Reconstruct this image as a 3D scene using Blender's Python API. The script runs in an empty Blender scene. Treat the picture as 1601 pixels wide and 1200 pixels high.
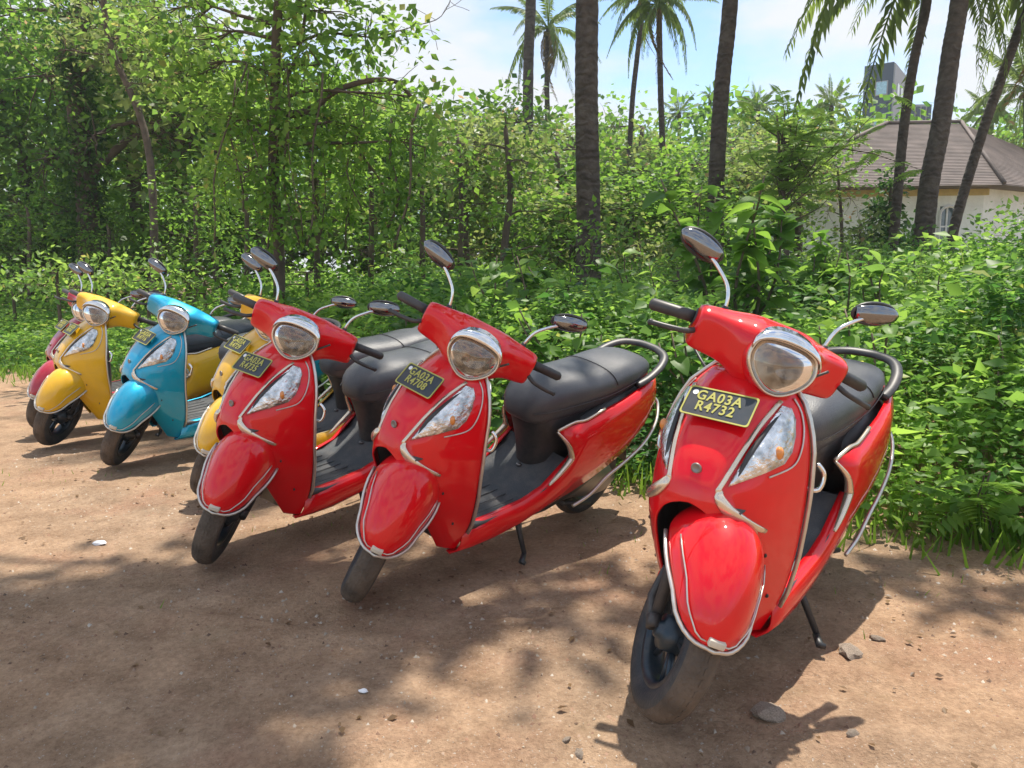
import bpy, bmesh, math, random
import numpy as np
from mathutils import Vector, Matrix, noise

random.seed(7)
rng = np.random.default_rng(11)
scene = bpy.context.scene
C = scene.collection
rad = math.radians

# ------------------------------------------------------------------ camera
CAM_H, PITCH, ROLL, FPX = 1.141, rad(8.43), rad(-0.71), 1164.0
fwd = Vector((0, math.cos(PITCH), -math.sin(PITCH)))
upw = Vector((0, math.sin(PITCH), math.cos(PITCH)))
cam_r = math.cos(ROLL) * Vector((1, 0, 0)) + math.sin(ROLL) * upw
cam_u = -math.sin(ROLL) * Vector((1, 0, 0)) + math.cos(ROLL) * upw
cd = bpy.data.cameras.new('camera')
cam = bpy.data.objects.new('camera', cd)
C.objects.link(cam)
m = Matrix((cam_r, cam_u, -fwd)).transposed().to_4x4()
m.translation = Vector((0, 0, CAM_H))
cam.matrix_world = m
cd.sensor_fit = 'HORIZONTAL'
cd.sensor_width = 36.0
cd.lens = 36.0 * FPX / 1601.0
cd.clip_start = 0.05
cd.clip_end = 2000
scene.camera = cam


def at(px, py, Y):
    """world point where the sight line through a photo pixel meets the plane y = Y"""
    d = fwd * FPX + cam_r * (px - 800.5) - cam_u * (py - 600)
    t = Y / d.y
    return Vector((0, 0, CAM_H)) + d * t


# ------------------------------------------------------------------ sky and sun
SUN_VEC = Vector((0.16, 0.27, 0.95)).normalized()
w = bpy.data.worlds.new('World')
scene.world = w
w.use_nodes = True
nt = w.node_tree
nt.nodes.clear()
o = nt.nodes.new('ShaderNodeOutputWorld')
bg = nt.nodes.new('ShaderNodeBackground')
bg.inputs['Strength'].default_value = 0.15
sky = nt.nodes.new('ShaderNodeTexSky')
sky.sky_type = 'NISHITA'
sky.sun_disc = False
sky.sun_elevation = math.asin(SUN_VEC.z)
sky.sun_rotation = math.atan2(SUN_VEC.x, SUN_VEC.y)
sky.air_density = 1.0
sky.dust_density = 0.15
sky.ozone_density = 3.0
tc = nt.nodes.new('ShaderNodeTexCoord')
mp = nt.nodes.new('ShaderNodeMapping')
mp.inputs['Scale'].default_value = (1.0, 1.0, 2.6)
n1 = nt.nodes.new('ShaderNodeTexNoise')
n1.inputs['Scale'].default_value = 3.1
n1.inputs['Detail'].default_value = 7
n1.inputs['Roughness'].default_value = 0.52
cr = nt.nodes.new('ShaderNodeValToRGB')
cr.color_ramp.elements[0].position = 0.40
cr.color_ramp.elements[0].color = (0.0, 0.0, 0.0, 1)
cr.color_ramp.elements[1].position = 0.54
cr.color_ramp.elements[1].color = (1, 1, 1, 1)
mx = nt.nodes.new('ShaderNodeMix')
mx.data_type = 'RGBA'
mx.inputs['B'].default_value = (3.9, 4.05, 4.3, 1)
L = nt.links.new
L(tc.outputs['Generated'], mp.inputs['Vector'])
L(mp.outputs[0], n1.inputs['Vector'])
L(n1.outputs['Fac'], cr.inputs['Fac'])
L(cr.outputs['Color'], mx.inputs['Factor'])
L(sky.outputs[0], mx.inputs['A'])
L(mx.outputs['Result'], bg.inputs['Color'])
L(bg.outputs[0], o.inputs['Surface'])

sd = bpy.data.lights.new('sun', 'SUN')
sd.energy = 4.7
sd.angle = rad(0.6)
sd.color = (1.0, 0.93, 0.82)
sun = bpy.data.objects.new('sun', sd)
C.objects.link(sun)
sun.rotation_euler = (-SUN_VEC).to_track_quat('-Z', 'Y').to_euler()
sun.location = SUN_VEC * 30

vs = scene.view_settings
vs.view_transform = 'Standard'
vs.look = 'None'
vs.gamma = 1
vs.use_curve_mapping = False
vs.exposure = 0.64
scene.cycles.max_bounces = 8
scene.cycles.transparent_max_bounces = 8


# ------------------------------------------------------------------ materials
def mat(name, color=(0.5, 0.5, 0.5), rough=0.5, metal=0.0, coat=0.0, spec=0.5, var=0.0, vscale=8.0,
        bump=0.0, bscale=60.0, dirt=None, dscale=5.0, damt=0.4, tint=0.0):
    mm = bpy.data.materials.new(name)
    mm.use_nodes = True
    t = mm.node_tree
    N = t.nodes
    b = N['Principled BSDF']
    b.inputs['Roughness'].default_value = rough
    b.inputs['Metallic'].default_value = metal
    b.inputs['Coat Weight'].default_value = coat
    b.inputs['Coat Roughness'].default_value = 0.035
    b.inputs['Specular IOR Level'].default_value = spec
    co = N.new('ShaderNodeTexCoord')
    nz = N.new('ShaderNodeTexNoise')
    nz.inputs['Scale'].default_value = vscale
    nz.inputs['Detail'].default_value = 5
    t.links.new(co.outputs['Object'], nz.inputs['Vector'])
    r = N.new('ShaderNodeValToRGB')
    e = r.color_ramp.elements
    e[0].position = 0.3
    e[1].position = 0.7
    e[0].color = (*[c * (1 - var) for c in color], 1)
    e[1].color = (*[min(1, c * (1 + var)) for c in color], 1)
    t.links.new(nz.outputs['Fac'], r.inputs['Fac'])
    last = r.outputs['Color']
    if dirt:
        n2 = N.new('ShaderNodeTexNoise')
        n2.inputs['Scale'].default_value = dscale
        n2.inputs['Detail'].default_value = 8
        n2.inputs['Roughness'].default_value = 0.7
        t.links.new(co.outputs['Object'], n2.inputs['Vector'])
        r2 = N.new('ShaderNodeValToRGB')
        r2.color_ramp.elements[0].position = 0.45
        r2.color_ramp.elements[1].position = 0.75
        r2.color_ramp.elements[0].color = (0, 0, 0, 1)
        r2.color_ramp.elements[1].color = (damt, damt, damt, 1)
        t.links.new(n2.outputs['Fac'], r2.inputs['Fac'])
        mxx = N.new('ShaderNodeMix')
        mxx.data_type = 'RGBA'
        mxx.inputs['B'].default_value = (*dirt, 1)
        t.links.new(r2.outputs['Color'], mxx.inputs['Factor'])
        t.links.new(last, mxx.inputs['A'])
        last = mxx.outputs['Result']
    t.links.new(last, b.inputs['Base Color'])
    if bump:
        n3 = N.new('ShaderNodeTexNoise')
        n3.inputs['Scale'].default_value = bscale
        n3.inputs['Detail'].default_value = 6
        t.links.new(co.outputs['Object'], n3.inputs['Vector'])
        bp = N.new('ShaderNodeBump')
        bp.inputs['Strength'].default_value = bump
        bp.inputs['Distance'].default_value = 0.01
        t.links.new(n3.outputs['Fac'], bp.inputs['Height'])
        t.links.new(bp.outputs[0], b.inputs['Normal'])
    return mm


def leafmat(name, dark, light, trans=0.45, rough=0.45, third=None):
    mm = bpy.data.materials.new(name)
    mm.use_nodes = True
    t = mm.node_tree
    N = t.nodes
    b = N['Principled BSDF']
    out = N['Material Output']
    b.inputs['Roughness'].default_value = rough
    b.inputs['Specular IOR Level'].default_value = 0.35
    a = N.new('ShaderNodeAttribute')
    a.attribute_name = 'tint'
    r = N.new('ShaderNodeValToRGB')
    e = r.color_ramp.elements
    e[0].position = 0.0
    e[0].color = (*dark, 1)
    e[1].position = 0.85 if third else 1.0
    e[1].color = (*light, 1)
    if third:
        x = e.new(0.97)
        x.color = (*third, 1)
    t.links.new(a.outputs['Fac'], r.inputs['Fac'])
    tr = N.new('ShaderNodeBsdfTranslucent')
    hs = N.new('ShaderNodeHueSaturation')
    hs.inputs['Value'].default_value = 2.3
    hs.inputs['Hue'].default_value = 0.485
    t.links.new(r.outputs['Color'], hs.inputs['Color'])
    t.links.new(hs.outputs[0], tr.inputs['Color'])
    t.links.new(r.outputs['Color'], b.inputs['Base Color'])
    ms = N.new('ShaderNodeMixShader')
    ms.inputs[0].default_value = trans
    t.links.new(b.outputs[0], ms.inputs[1])
    t.links.new(tr.outputs[0], ms.inputs[2])
    t.links.new(ms.outputs[0], out.inputs['Surface'])
    return mm


DUST = (0.36, 0.24, 0.16)
M = {}
M['red'] = mat('red_paint', (0.72, 0.0005, 0.006), 0.5, coat=1.0, spec=0.12, var=0.05, dirt=(0.42, 0.05, 0.03), damt=0.15, dscale=9)
M['yellow'] = mat('yellow_paint', (0.80, 0.44, 0.008), 0.5, coat=1.0, spec=0.2, var=0.06, dirt=DUST, damt=0.18, dscale=9)
M['blue'] = mat('blue_paint', (0.0, 0.36, 0.58), 0.42, metal=0.45, coat=1.0, spec=0.3, var=0.06, dirt=DUST, damt=0.12, dscale=9)
M['crimson'] = mat('crimson_paint', (0.40, 0.004, 0.03), 0.5, coat=1.0, spec=0.2, var=0.06, dirt=DUST, damt=0.18)
M['seat'] = mat('seat_vinyl', (0.062, 0.066, 0.074), 0.38, var=0.12, bump=0.25, bscale=300, dirt=(0.15, 0.145, 0.14), damt=0.4, dscale=4)
M['plastic'] = mat('black_plastic', (0.028, 0.029, 0.031), 0.45, var=0.2, dirt=(0.16, 0.13, 0.11), damt=0.45, dscale=7)
M['floor'] = mat('footboard_plastic', (0.055, 0.062, 0.068), 0.6, var=0.2, bump=0.3, bscale=200, dirt=(0.2, 0.17, 0.15), damt=0.5, dscale=9)
M['chrome'] = mat('chrome', (0.78, 0.78, 0.78), 0.12, metal=1.0, dirt=(0.35, 0.28, 0.2), damt=0.4, dscale=20)
M['mirror_shell'] = mat('darkened_chrome', (0.24, 0.245, 0.255), 0.12, metal=1.0, dirt=(0.25, 0.2, 0.15), damt=0.3, dscale=20)  # plain chrome, its colour darkened to stand for the dim surroundings it mirrors
M['beading'] = mat('silver_beading', (0.62, 0.60, 0.55), 0.3, metal=0.75, dirt=(0.4, 0.3, 0.2), damt=0.6, dscale=14)
M['trim'] = mat('champagne_trim', (0.72, 0.62, 0.5), 0.25, metal=0.8, dirt=(0.5, 0.35, 0.25), damt=0.4, dscale=12)
M['tread'] = mat('dust_caked_tread', (0.105, 0.08, 0.06), 0.9, var=0.4, vscale=14, bump=0.6, bscale=90, dirt=(0.07, 0.06, 0.05), damt=0.7, dscale=9)
M['tyre'] = mat('tyre_rubber', (0.028, 0.034, 0.040), 0.6, var=0.3, bump=0.3, bscale=120, dirt=(0.15, 0.11, 0.08), damt=0.5, dscale=8)
M['rim'] = mat('black_alloy', (0.03, 0.045, 0.06), 0.35, metal=0.5, var=0.2, dirt=(0.2, 0.15, 0.11), damt=0.5, dscale=12)
M['steel'] = mat('dull_steel', (0.25, 0.25, 0.25), 0.45, metal=0.8, dirt=DUST, damt=0.5, dscale=12)


M['reflector'] = mat('headlamp_reflector', (0.34, 0.28, 0.22), 0.03, metal=1.0, var=0.85, vscale=45, bump=1.0, bscale=45)  # brown tint and dark-bright blotches paint in reflections of ground and sky
M['lamp_silver'] = mat('side_lamp_reflector', (0.62, 0.67, 0.67), 0.05, metal=0.9, var=0.6, vscale=30, bump=1.0, bscale=48, coat=1)


def clear_glass(name):
    mm = bpy.data.materials.new(name)
    mm.use_nodes = True
    t = mm.node_tree
    t.nodes.remove(t.nodes['Principled BSDF'])
    tr = t.nodes.new('ShaderNodeBsdfTransparent')
    tr.inputs['Color'].default_value = (0.93, 0.93, 0.92, 1)
    gl = t.nodes.new('ShaderNodeBsdfGlossy')
    gl.inputs['Roughness'].default_value = 0.03
    fr = t.nodes.new('ShaderNodeFresnel')
    fr.inputs['IOR'].default_value = 1.6
    mr_ = t.nodes.new('ShaderNodeMapRange')
    mr_.inputs['To Min'].default_value = 0.05
    t.links.new(fr.outputs[0], mr_.inputs['Value'])
    ms = t.nodes.new('ShaderNodeMixShader')
    t.links.new(mr_.outputs[0], ms.inputs[0])
    t.links.new(tr.outputs[0], ms.inputs[1])
    t.links.new(gl.outputs[0], ms.inputs[2])
    t.links.new(ms.outputs[0], t.nodes['Material Output'].inputs['Surface'])
    return mm


M['clear'] = clear_glass('clear_lamp_glass')
M['orange'] = mat('orange_bulb', (0.7, 0.25, 0.05), 0.25, coat=0.7)
M['redlens'] = mat('red_lens', (0.4, 0.01, 0.01), 0.15, coat=1)
M['plate'] = mat('plate_black', (0.02, 0.03, 0.042), 0.45, var=0.2, dirt=DUST, damt=0.2)
M['plate_yellow'] = mat('plate_yellow', (0.42, 0.40, 0.09), 0.55, var=0.1)
M['offwhite'] = mat('offwhite_plate', (0.62, 0.58, 0.48), 0.5, var=0.15, dirt=DUST)
M['bark'] = mat('bark', (0.10, 0.075, 0.055), 0.9, var=0.45, vscale=6, bump=1.0, bscale=18)
M['twig'] = mat('twig_bark', (0.13, 0.10, 0.07), 0.9, var=0.4, vscale=6)
M['dryleaf'] = leafmat('dry_leaf', (0.10, 0.06, 0.03), (0.26, 0.17, 0.08), 0.3)
M['leaf_deep'] = leafmat('deep_green_leaf', (0.026, 0.080, 0.015), (0.095, 0.19, 0.028), 0.46)
M['leaf_mid'] = leafmat('mid_green_leaf', (0.042, 0.12, 0.018), (0.15, 0.28, 0.035), 0.50)
M['leaf_lime'] = leafmat('lime_leaf', (0.06, 0.145, 0.025), (0.19, 0.31, 0.055), 0.52, third=(0.25, 0.25, 0.06))
M['leaf_under'] = leafmat('undergrowth_leaf', (0.036, 0.115, 0.020), (0.18, 0.32, 0.05), 0.50, third=(0.30, 0.35, 0.07))
M['leaf_olive'] = leafmat('olive_leaf', (0.065, 0.105, 0.028), (0.20, 0.26, 0.07), 0.45, third=(0.28, 0.21, 0.10))
M['grass'] = leafmat('grass_blade', (0.06, 0.14, 0.015), (0.20, 0.34, 0.04), 0.48)
M['palm_leaf'] = leafmat('palm_leaflet', (0.045, 0.085, 0.02), (0.14, 0.21, 0.04), 0.42, third=(0.24, 0.18, 0.06))
M['palm_dry'] = leafmat('dry_palm_leaflet', (0.09, 0.07, 0.025), (0.24, 0.17, 0.06), 0.3)
M['house_wall'] = mat('cream_render', (0.76, 0.79, 0.76), 0.8, var=0.06, dirt=(0.35, 0.33, 0.25), damt=0.35, dscale=1.2)
M['fascia'] = mat('ochre_fascia', (0.5, 0.38, 0.14), 0.7, var=0.1)
M['house_roof'] = mat('brown_roof_tile', (0.145, 0.118, 0.105), 0.85, var=0.3, vscale=2, dirt=(0.25, 0.2, 0.18), damt=0.4, dscale=1.5)
M['glass_dark'] = mat('window_glass', (0.10, 0.15, 0.18), 0.08, coat=1, var=0.2)
M['tower'] = mat('slate_blue_cladding', (0.018, 0.045, 0.080), 0.6, var=0.08)
M['tower_side'] = mat('grey_render', (0.30, 0.32, 0.34), 0.8, var=0.08)
M['tower_glass'] = mat('sky_blue_glass', (0.25, 0.5, 0.62), 0.1, coat=1, var=0.2)
M['rock'] = mat('stone', (0.40, 0.32, 0.25), 0.9, var=0.35, vscale=12, bump=0.8, bscale=40)
M['litter'] = mat('white_litter', (0.75, 0.76, 0.78), 0.6, var=0.1)
M['coconut'] = mat('coconut_husk', (0.16, 0.13, 0.04), 0.6, var=0.4)


def palm_bark(name, col):
    mm = mat(name, col, 0.9, var=0.4, vscale=9, dirt=(0.17, 0.15, 0.12), damt=0.5, dscale=5)
    t = mm.node_tree
    b = t.nodes['Principled BSDF']
    co = t.nodes.new('ShaderNodeTexCoord')
    wv = t.nodes.new('ShaderNodeTexWave')
    wv.bands_direction = 'Z'
    wv.inputs['Scale'].default_value = 2.6
    wv.inputs['Distortion'].default_value = 9.0
    wv.inputs['Detail Scale'].default_value = 2.0
    wv.inputs['Detail'].default_value = 3
    t.links.new(co.outputs['Object'], wv.inputs['Vector'])
    bp = t.nodes.new('ShaderNodeBump')
    bp.inputs['Strength'].default_value = 0.7
    bp.inputs['Distance'].default_value = 0.02
    t.links.new(wv.outputs['Fac'], bp.inputs['Height'])
    t.links.new(bp.outputs[0], b.inputs['Normal'])
    return mm


M['palm_bark'] = palm_bark('palm_bark', (0.060, 0.046, 0.036))


def ground_material():
    mm = bpy.data.materials.new('dirt_track')
    mm.use_nodes = True
    t = mm.node_tree
    N = t.nodes
    b = N['Principled BSDF']
    b.inputs['Roughness'].default_value = 0.95
    b.inputs['Specular IOR Level'].default_value = 0.15
    co = N.new('ShaderNodeTexCoord')

    def nz(scale, detail=6, rough=0.6):
        n = N.new('ShaderNodeTexNoise')
        n.inputs['Scale'].default_value = scale
        n.inputs['Detail'].default_value = detail
        n.inputs['Roughness'].default_value = rough
        t.links.new(co.outputs['Object'], n.inputs['Vector'])
        return n

    def ramp(src, stops):
        r = N.new('ShaderNodeValToRGB')
        e = r.color_ramp.elements
        e[0].position, e[0].color = stops[0][0], (*stops[0][1], 1)
        e[1].position, e[1].color = stops[1][0], (*stops[1][1], 1)
        for p_, c_ in stops[2:]:
            q = e.new(p_)
            q.color = (*c_, 1)
        t.links.new(src, r.inputs['Fac'])
        return r

    def mix(f, a, bb, mode='MIX'):
        x = N.new('ShaderNodeMix')
        x.data_type = 'RGBA'
        x.blend_type = mode
        if isinstance(f, float):
            x.inputs['Factor'].default_value = f
        else:
            t.links.new(f, x.inputs['Factor'])
        t.links.new(a, x.inputs['A'])
        if isinstance(bb, tuple):
            x.inputs['B'].default_value = (*bb, 1)
        else:
            t.links.new(bb, x.inputs['B'])
        return x.outputs['Result']
    big = ramp(nz(0.7, 4).outputs['Fac'], [(0.35, (0.47, 0.315, 0.205)), (0.65, (0.39, 0.285, 0.20))])
    mid = ramp(nz(5, 8, 0.7).outputs['Fac'], [(0.35, (0.70, 0.66, 0.62)), (0.65, (1.12, 1.1, 1.07))])
    c = mix(1.0, big.outputs[0], mid.outputs[0], 'MULTIPLY')
    redm = ramp(nz(2.2, 6).outputs['Fac'], [(0.52, (0, 0, 0)), (0.72, (0.6, 0.6, 0.6))])
    c = mix(redm.outputs[0], c, (0.42, 0.235, 0.155))
    fine = ramp(nz(55, 5, 0.75).outputs['Fac'], [(0.36, (0.5, 0.46, 0.43)), (0.6, (1.12, 1.12, 1.12))])
    c = mix(0.5, c, fine.outputs[0], 'MULTIPLY')
    speck = ramp(nz(140, 2).outputs['Fac'], [(0.66, (0, 0, 0)), (0.72, (1, 1, 1))])
    c = mix(speck.outputs[0], c, (0.5, 0.44, 0.38))
    # greener/mossy litter patches
    moss = ramp(nz(1.6, 7, 0.7).outputs['Fac'], [(0.60, (0, 0, 0)), (0.75, (0.35, 0.35, 0.35))])
    c = mix(moss.outputs[0], c, (0.16, 0.15, 0.07))
    t.links.new(c, b.inputs['Base Color'])
    add = N.new('ShaderNodeMath')
    add.operation = 'ADD'
    nA = nz(28, 8, 0.7)
    nB = nz(110, 4, 0.7)
    t.links.new(nA.outputs['Fac'], add.inputs[0])
    t.links.new(nB.outputs['Fac'], add.inputs[1])
    bp = N.new('ShaderNodeBump')
    bp.inputs['Strength'].default_value = 0.8
    bp.inputs['Distance'].default_value = 0.018
    t.links.new(add.outputs[0], bp.inputs['Height'])
    t.links.new(bp.outputs[0], b.inputs['Normal'])
    return mm


M['ground'] = ground_material()
M['soil_green'] = mat('shaded_soil', (0.05, 0.06, 0.025), 0.95, var=0.5, vscale=3, bump=0.8, bscale=20)


# ------------------------------------------------------------------ mesh helpers
def mesh_from(name, V, F, mats=(), smooth=True):
    me = bpy.data.meshes.new(name)
    me.from_pydata([tuple(v) for v in V], [], F)
    for x in mats:
        me.materials.append(x)
    if smooth:
        me.shade_smooth()
    me.update()
    return me


def link(name, me, parent=None, sub=0, solid=0.0, bevel=0.0):
    ob = bpy.data.objects.new(name, me)
    C.objects.link(ob)
    if parent:
        ob.parent = parent
    if solid:
        s = ob.modifiers.new('solid', 'SOLIDIFY')
        s.thickness = solid
        s.offset = -1
    if bevel:
        s = ob.modifiers.new('bevel', 'BEVEL')
        s.width = bevel
        s.segments = 2
    if sub:
        s = ob.modifiers.new('sub', 'SUBSURF')
        s.levels = sub
        s.render_levels = sub
    return ob


def tag(ob, label=None, cat=None, group=None, kind=None):
    if label: ob['label'] = label
    if cat: ob['category'] = cat
    if group: ob['group'] = group
    if kind: ob['kind'] = kind
    return ob


def empty(name, loc=(0, 0, 0), rz=0):
    ob = bpy.data.objects.new(name, None)
    ob.empty_display_size = 0.2
    C.objects.link(ob)
    ob.location = loc
    ob.rotation_euler = (0, 0, rz)
    return ob


def copy_tree(ob, parent=None):
    c = ob.copy()
    C.objects.link(c)
    c.parent = parent
    for ch in ob.children:
        copy_tree(ch, c)
    return c


class MB:
    """collects vertices and faces"""
    def __init__(s):
        s.V, s.F = [], []

    def add(s, V, F):
        n = len(s.V)
        s.V += [Vector(v) for v in V]
        s.F += [tuple(i + n for i in f) for f in F]
        return s

    def tube(s, pts, r, n=8, cap=True, flat=1.0, updir=None):
        pts = [Vector(p) for p in pts]
        if not hasattr(r, '__len__'):
            r = [r] * len(pts)
        V, F = [], []
        a = None
        for i, p in enumerate(pts):
            d = (pts[min(i + 1, len(pts) - 1)] - pts[max(i - 1, 0)])
            if d.length < 1e-9: d = Vector((0, 0, 1))
            d.normalize()
            if a is None:
                ref = Vector(updir) if updir else (Vector((0, 0, 1)) if abs(d.z) < 0.9 else Vector((1, 0, 0)))
                a = (ref - d * ref.dot(d)).normalized()
            else:
                a = (a - d * a.dot(d)).normalized()
            b = d.cross(a)
            for k in range(n):
                t = 2 * math.pi * k / n
                V.append(p + a * (math.cos(t) * r[i] * flat) + b * (math.sin(t) * r[i]))
        for i in range(len(pts) - 1):
            for k in range(n):
                k2 = (k + 1) % n
                F.append((i * n + k, i * n + k2, (i + 1) * n + k2, (i + 1) * n + k))
        if cap:
            F.append(tuple(range(n - 1, -1, -1)))
            F.append(tuple((len(pts) - 1) * n + k for k in range(n)))
        return s.add(V, F)

    def loft(s, rings, closed=True, cap=True):
        n = len(rings[0])
        V = [v for r in rings for v in r]
        F = []
        for i in range(len(rings) - 1):
            for k in range(n if closed else n - 1):
                k2 = (k + 1) % n
                F.append((i * n + k, i * n + k2, (i + 1) * n + k2, (i + 1) * n + k))
        if cap and closed:
            F.append(tuple(range(n - 1, -1, -1)))
            F.append(tuple((len(rings) - 1) * n + k for k in range(n)))
        return s.add(V, F)

    def box(s, lo, hi):
        x0, y0, z0 = lo
        x1, y1, z1 = hi
        V = [(x0, y0, z0), (x1, y0, z0), (x1, y1, z0), (x0, y1, z0), (x0, y0, z1), (x1, y0, z1), (x1, y1, z1), (x0, y1, z1)]
        return s.add(V, [(0, 3, 2, 1), (4, 5, 6, 7), (0, 1, 5, 4), (1, 2, 6, 5), (2, 3, 7, 6), (3, 0, 4, 7)])

    def xf(s, fn):
        s.V = [fn(v) for v in s.V]
        return s

    def mirrored(s):
        n = MB()
        n.V = [Vector((v.x, -v.y, v.z)) for v in s.V]
        n.F = [tuple(reversed(f)) for f in s.F]
        return n

    def build(s, name, material, parent=None, smooth=True, **k):
        me = mesh_from(name, s.V, s.F, [material], smooth)
        return link(name, me, parent, **k)


def interp(x, xs, ys):
    return float(np.interp(x, xs, ys))


def catmull(P, n=6):
    P = [Vector(p) for p in P]
    out = []
    for i in range(len(P) - 1):
        p0 = P[max(i - 1, 0)]; p1 = P[i]; p2 = P[i + 1]; p3 = P[min(i + 2, len(P) - 1)]
        for k in range(n):
            t = k / n
            out.append(0.5 * ((2 * p1) + (p2 - p0) * t + (2 * p0 - 5 * p1 + 4 * p2 - p3) * t * t + (3 * p1 - p0 - 3 * p2 + p3) * t ** 3))
    out.append(P[-1])
    return out


#VEG_BEGIN
# ------------------------------------------------------------------ foliage helpers
LEAF5 = np.array([(0, 0, 0), (-0.30, 0.42, 0.05), (0.30, 0.42, 0.05), (0, 1.0, -0.10), (0, 0.45, -0.04)], float)
LEAF5_F = np.array([(0, 2, 4), (2, 3, 4), (3, 1, 4), (1, 0, 4)])
DIAM = np.array([(0, 0, 0), (-0.36, 0.5, 0), (0, 1.0, 0), (0.36, 0.5, 0)], float)
DIAM_F = np.array([(0, 1, 2), (0, 2, 3)])
NARROW = np.array([(0, 0, 0), (-0.13, 0.4, 0.02), (0.13, 0.4, 0.02), (0, 1.0, -0.12), (0, 0.45, -0.03)], float)
BLADE = np.array([(-0.035, 0, 0), (0.035, 0, 0), (0.02, 0.6, 0.0), (-0.02, 0.6, 0.0), (0, 1.0, 0.0)], float)
BLADE_F = np.array([(0, 1, 2), (0, 2, 3), (3, 2, 4)])


def scatter(pos, out, size, tint, tmpl=LEAF5, faces=LEAF5_F, roll_sd=0.6, rg=rng):
    """leaves at pos, pointing along out (unit), given size; returns V, F, T arrays"""
    n = len(pos)
    out = out / (np.linalg.norm(out, axis=1, keepdims=True) + 1e-9)
    up = np.tile(np.array([[0, 0, 1.0]]), (n, 1)) + rg.normal(0, roll_sd, (n, 3))
    side = np.cross(out, up)
    side /= (np.linalg.norm(side, axis=1, keepdims=True) + 1e-9)
    nor = np.cross(side, out)
    k = len(tmpl)
    V = (pos[:, None, :] + size[:, None, None] * (tmpl[None, :, 0:1] * side[:, None, :] + tmpl[None, :, 1:2] * out[:, None, :] + tmpl[None, :, 2:3] * nor[:, None, :]))
    F = faces[None, :, :] + (np.arange(n) * k)[:, None, None]
    T = np.repeat(tint, k)
    return V.reshape(-1, 3), F.reshape(-1, 3), T


def np_mesh(name, parts, material):
    off = 0
    Vs, Fs, Ts = [], [], []
    for V, F, T in parts:
        Vs.append(V); Fs.append(F + off); Ts.append(T)
        off += len(V)
    V = np.concatenate(Vs); F = np.concatenate(Fs); T = np.concatenate(Ts)
    me = bpy.data.meshes.new(name)
    me.vertices.add(len(V))
    me.vertices.foreach_set('co', V.astype(np.float32).ravel())
    me.loops.add(F.size)
    me.loops.foreach_set('vertex_index', F.astype(np.int32).ravel())
    me.polygons.add(len(F))
    me.polygons.foreach_set('loop_start', np.arange(0, F.size, 3, dtype=np.int32))
    at_ = me.attributes.new('tint', 'FLOAT', 'POINT')
    at_.data.foreach_set('value', T.astype(np.float32))
    me.materials.append(material)
    me.update(calc_edges=True)
    return me


def clumps(centres, rad_, per, size, tmpl=LEAF5, faces=LEAF5_F, tint_mu=0.45, flat=0.7, up=0.2, rg=rng, tvar=0.14):
    """per leaves round each centre"""
    centres = np.asarray(centres, float)
    n = len(centres)
    d = rg.normal(0, 1, (n, per, 3))
    d[..., 2] *= flat
    pos = centres[:, None, :] + d * rad_ * 0.55
    out = d + rg.normal(0, 0.5, d.shape)
    out[..., 2] += up - 0.35
    ct = np.clip(rg.normal(tint_mu, 0.16, (n, 1)), 0, 1)
    tint = np.clip(ct + rg.normal(0, tvar, (n, per)), 0, 0.86)
    yel = rg.random((n, per)) < 0.025
    tint = np.where(yel, 0.97, tint)
    sz = size * rg.uniform(0.6, 1.35, (n, per))
    return scatter(pos.reshape(-1, 3), out.reshape(-1, 3), sz.ravel(), tint.ravel(), tmpl, faces, rg=rg)


def blob_points(c, r, n, shell=0.55, rg=rng):
    d = rg.normal(0, 1, (n, 3))
    d /= np.linalg.norm(d, axis=1, keepdims=True)
    rr = (shell + (1 - shell) * rg.random((n, 1))) * rg.uniform(0.85, 1.12, (n, 1))
    return np.array(c)[None, :] + d * rr * np.array(r)[None, :]


def limb_pts(a, b, rnd, sag=0.0, n=7, wob=0.08):
    a, b = Vector(a), Vector(b)
    L_ = (b - a).length
    out = []
    ph = [rnd.uniform(0, 6.28) for _ in range(3)]
    for i in range(n + 1):
        t = i / n
        p = a.lerp(b, t)
        e = math.sin(math.pi * t)
        p += Vector((math.sin(3.3 * t + ph[0]), math.sin(2.9 * t + ph[1]), 0.6 * math.sin(3.7 * t + ph[2]))) * (wob * L_ * e)
        p.z += sag * L_ * e
        out.append(p)
    return out


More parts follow.
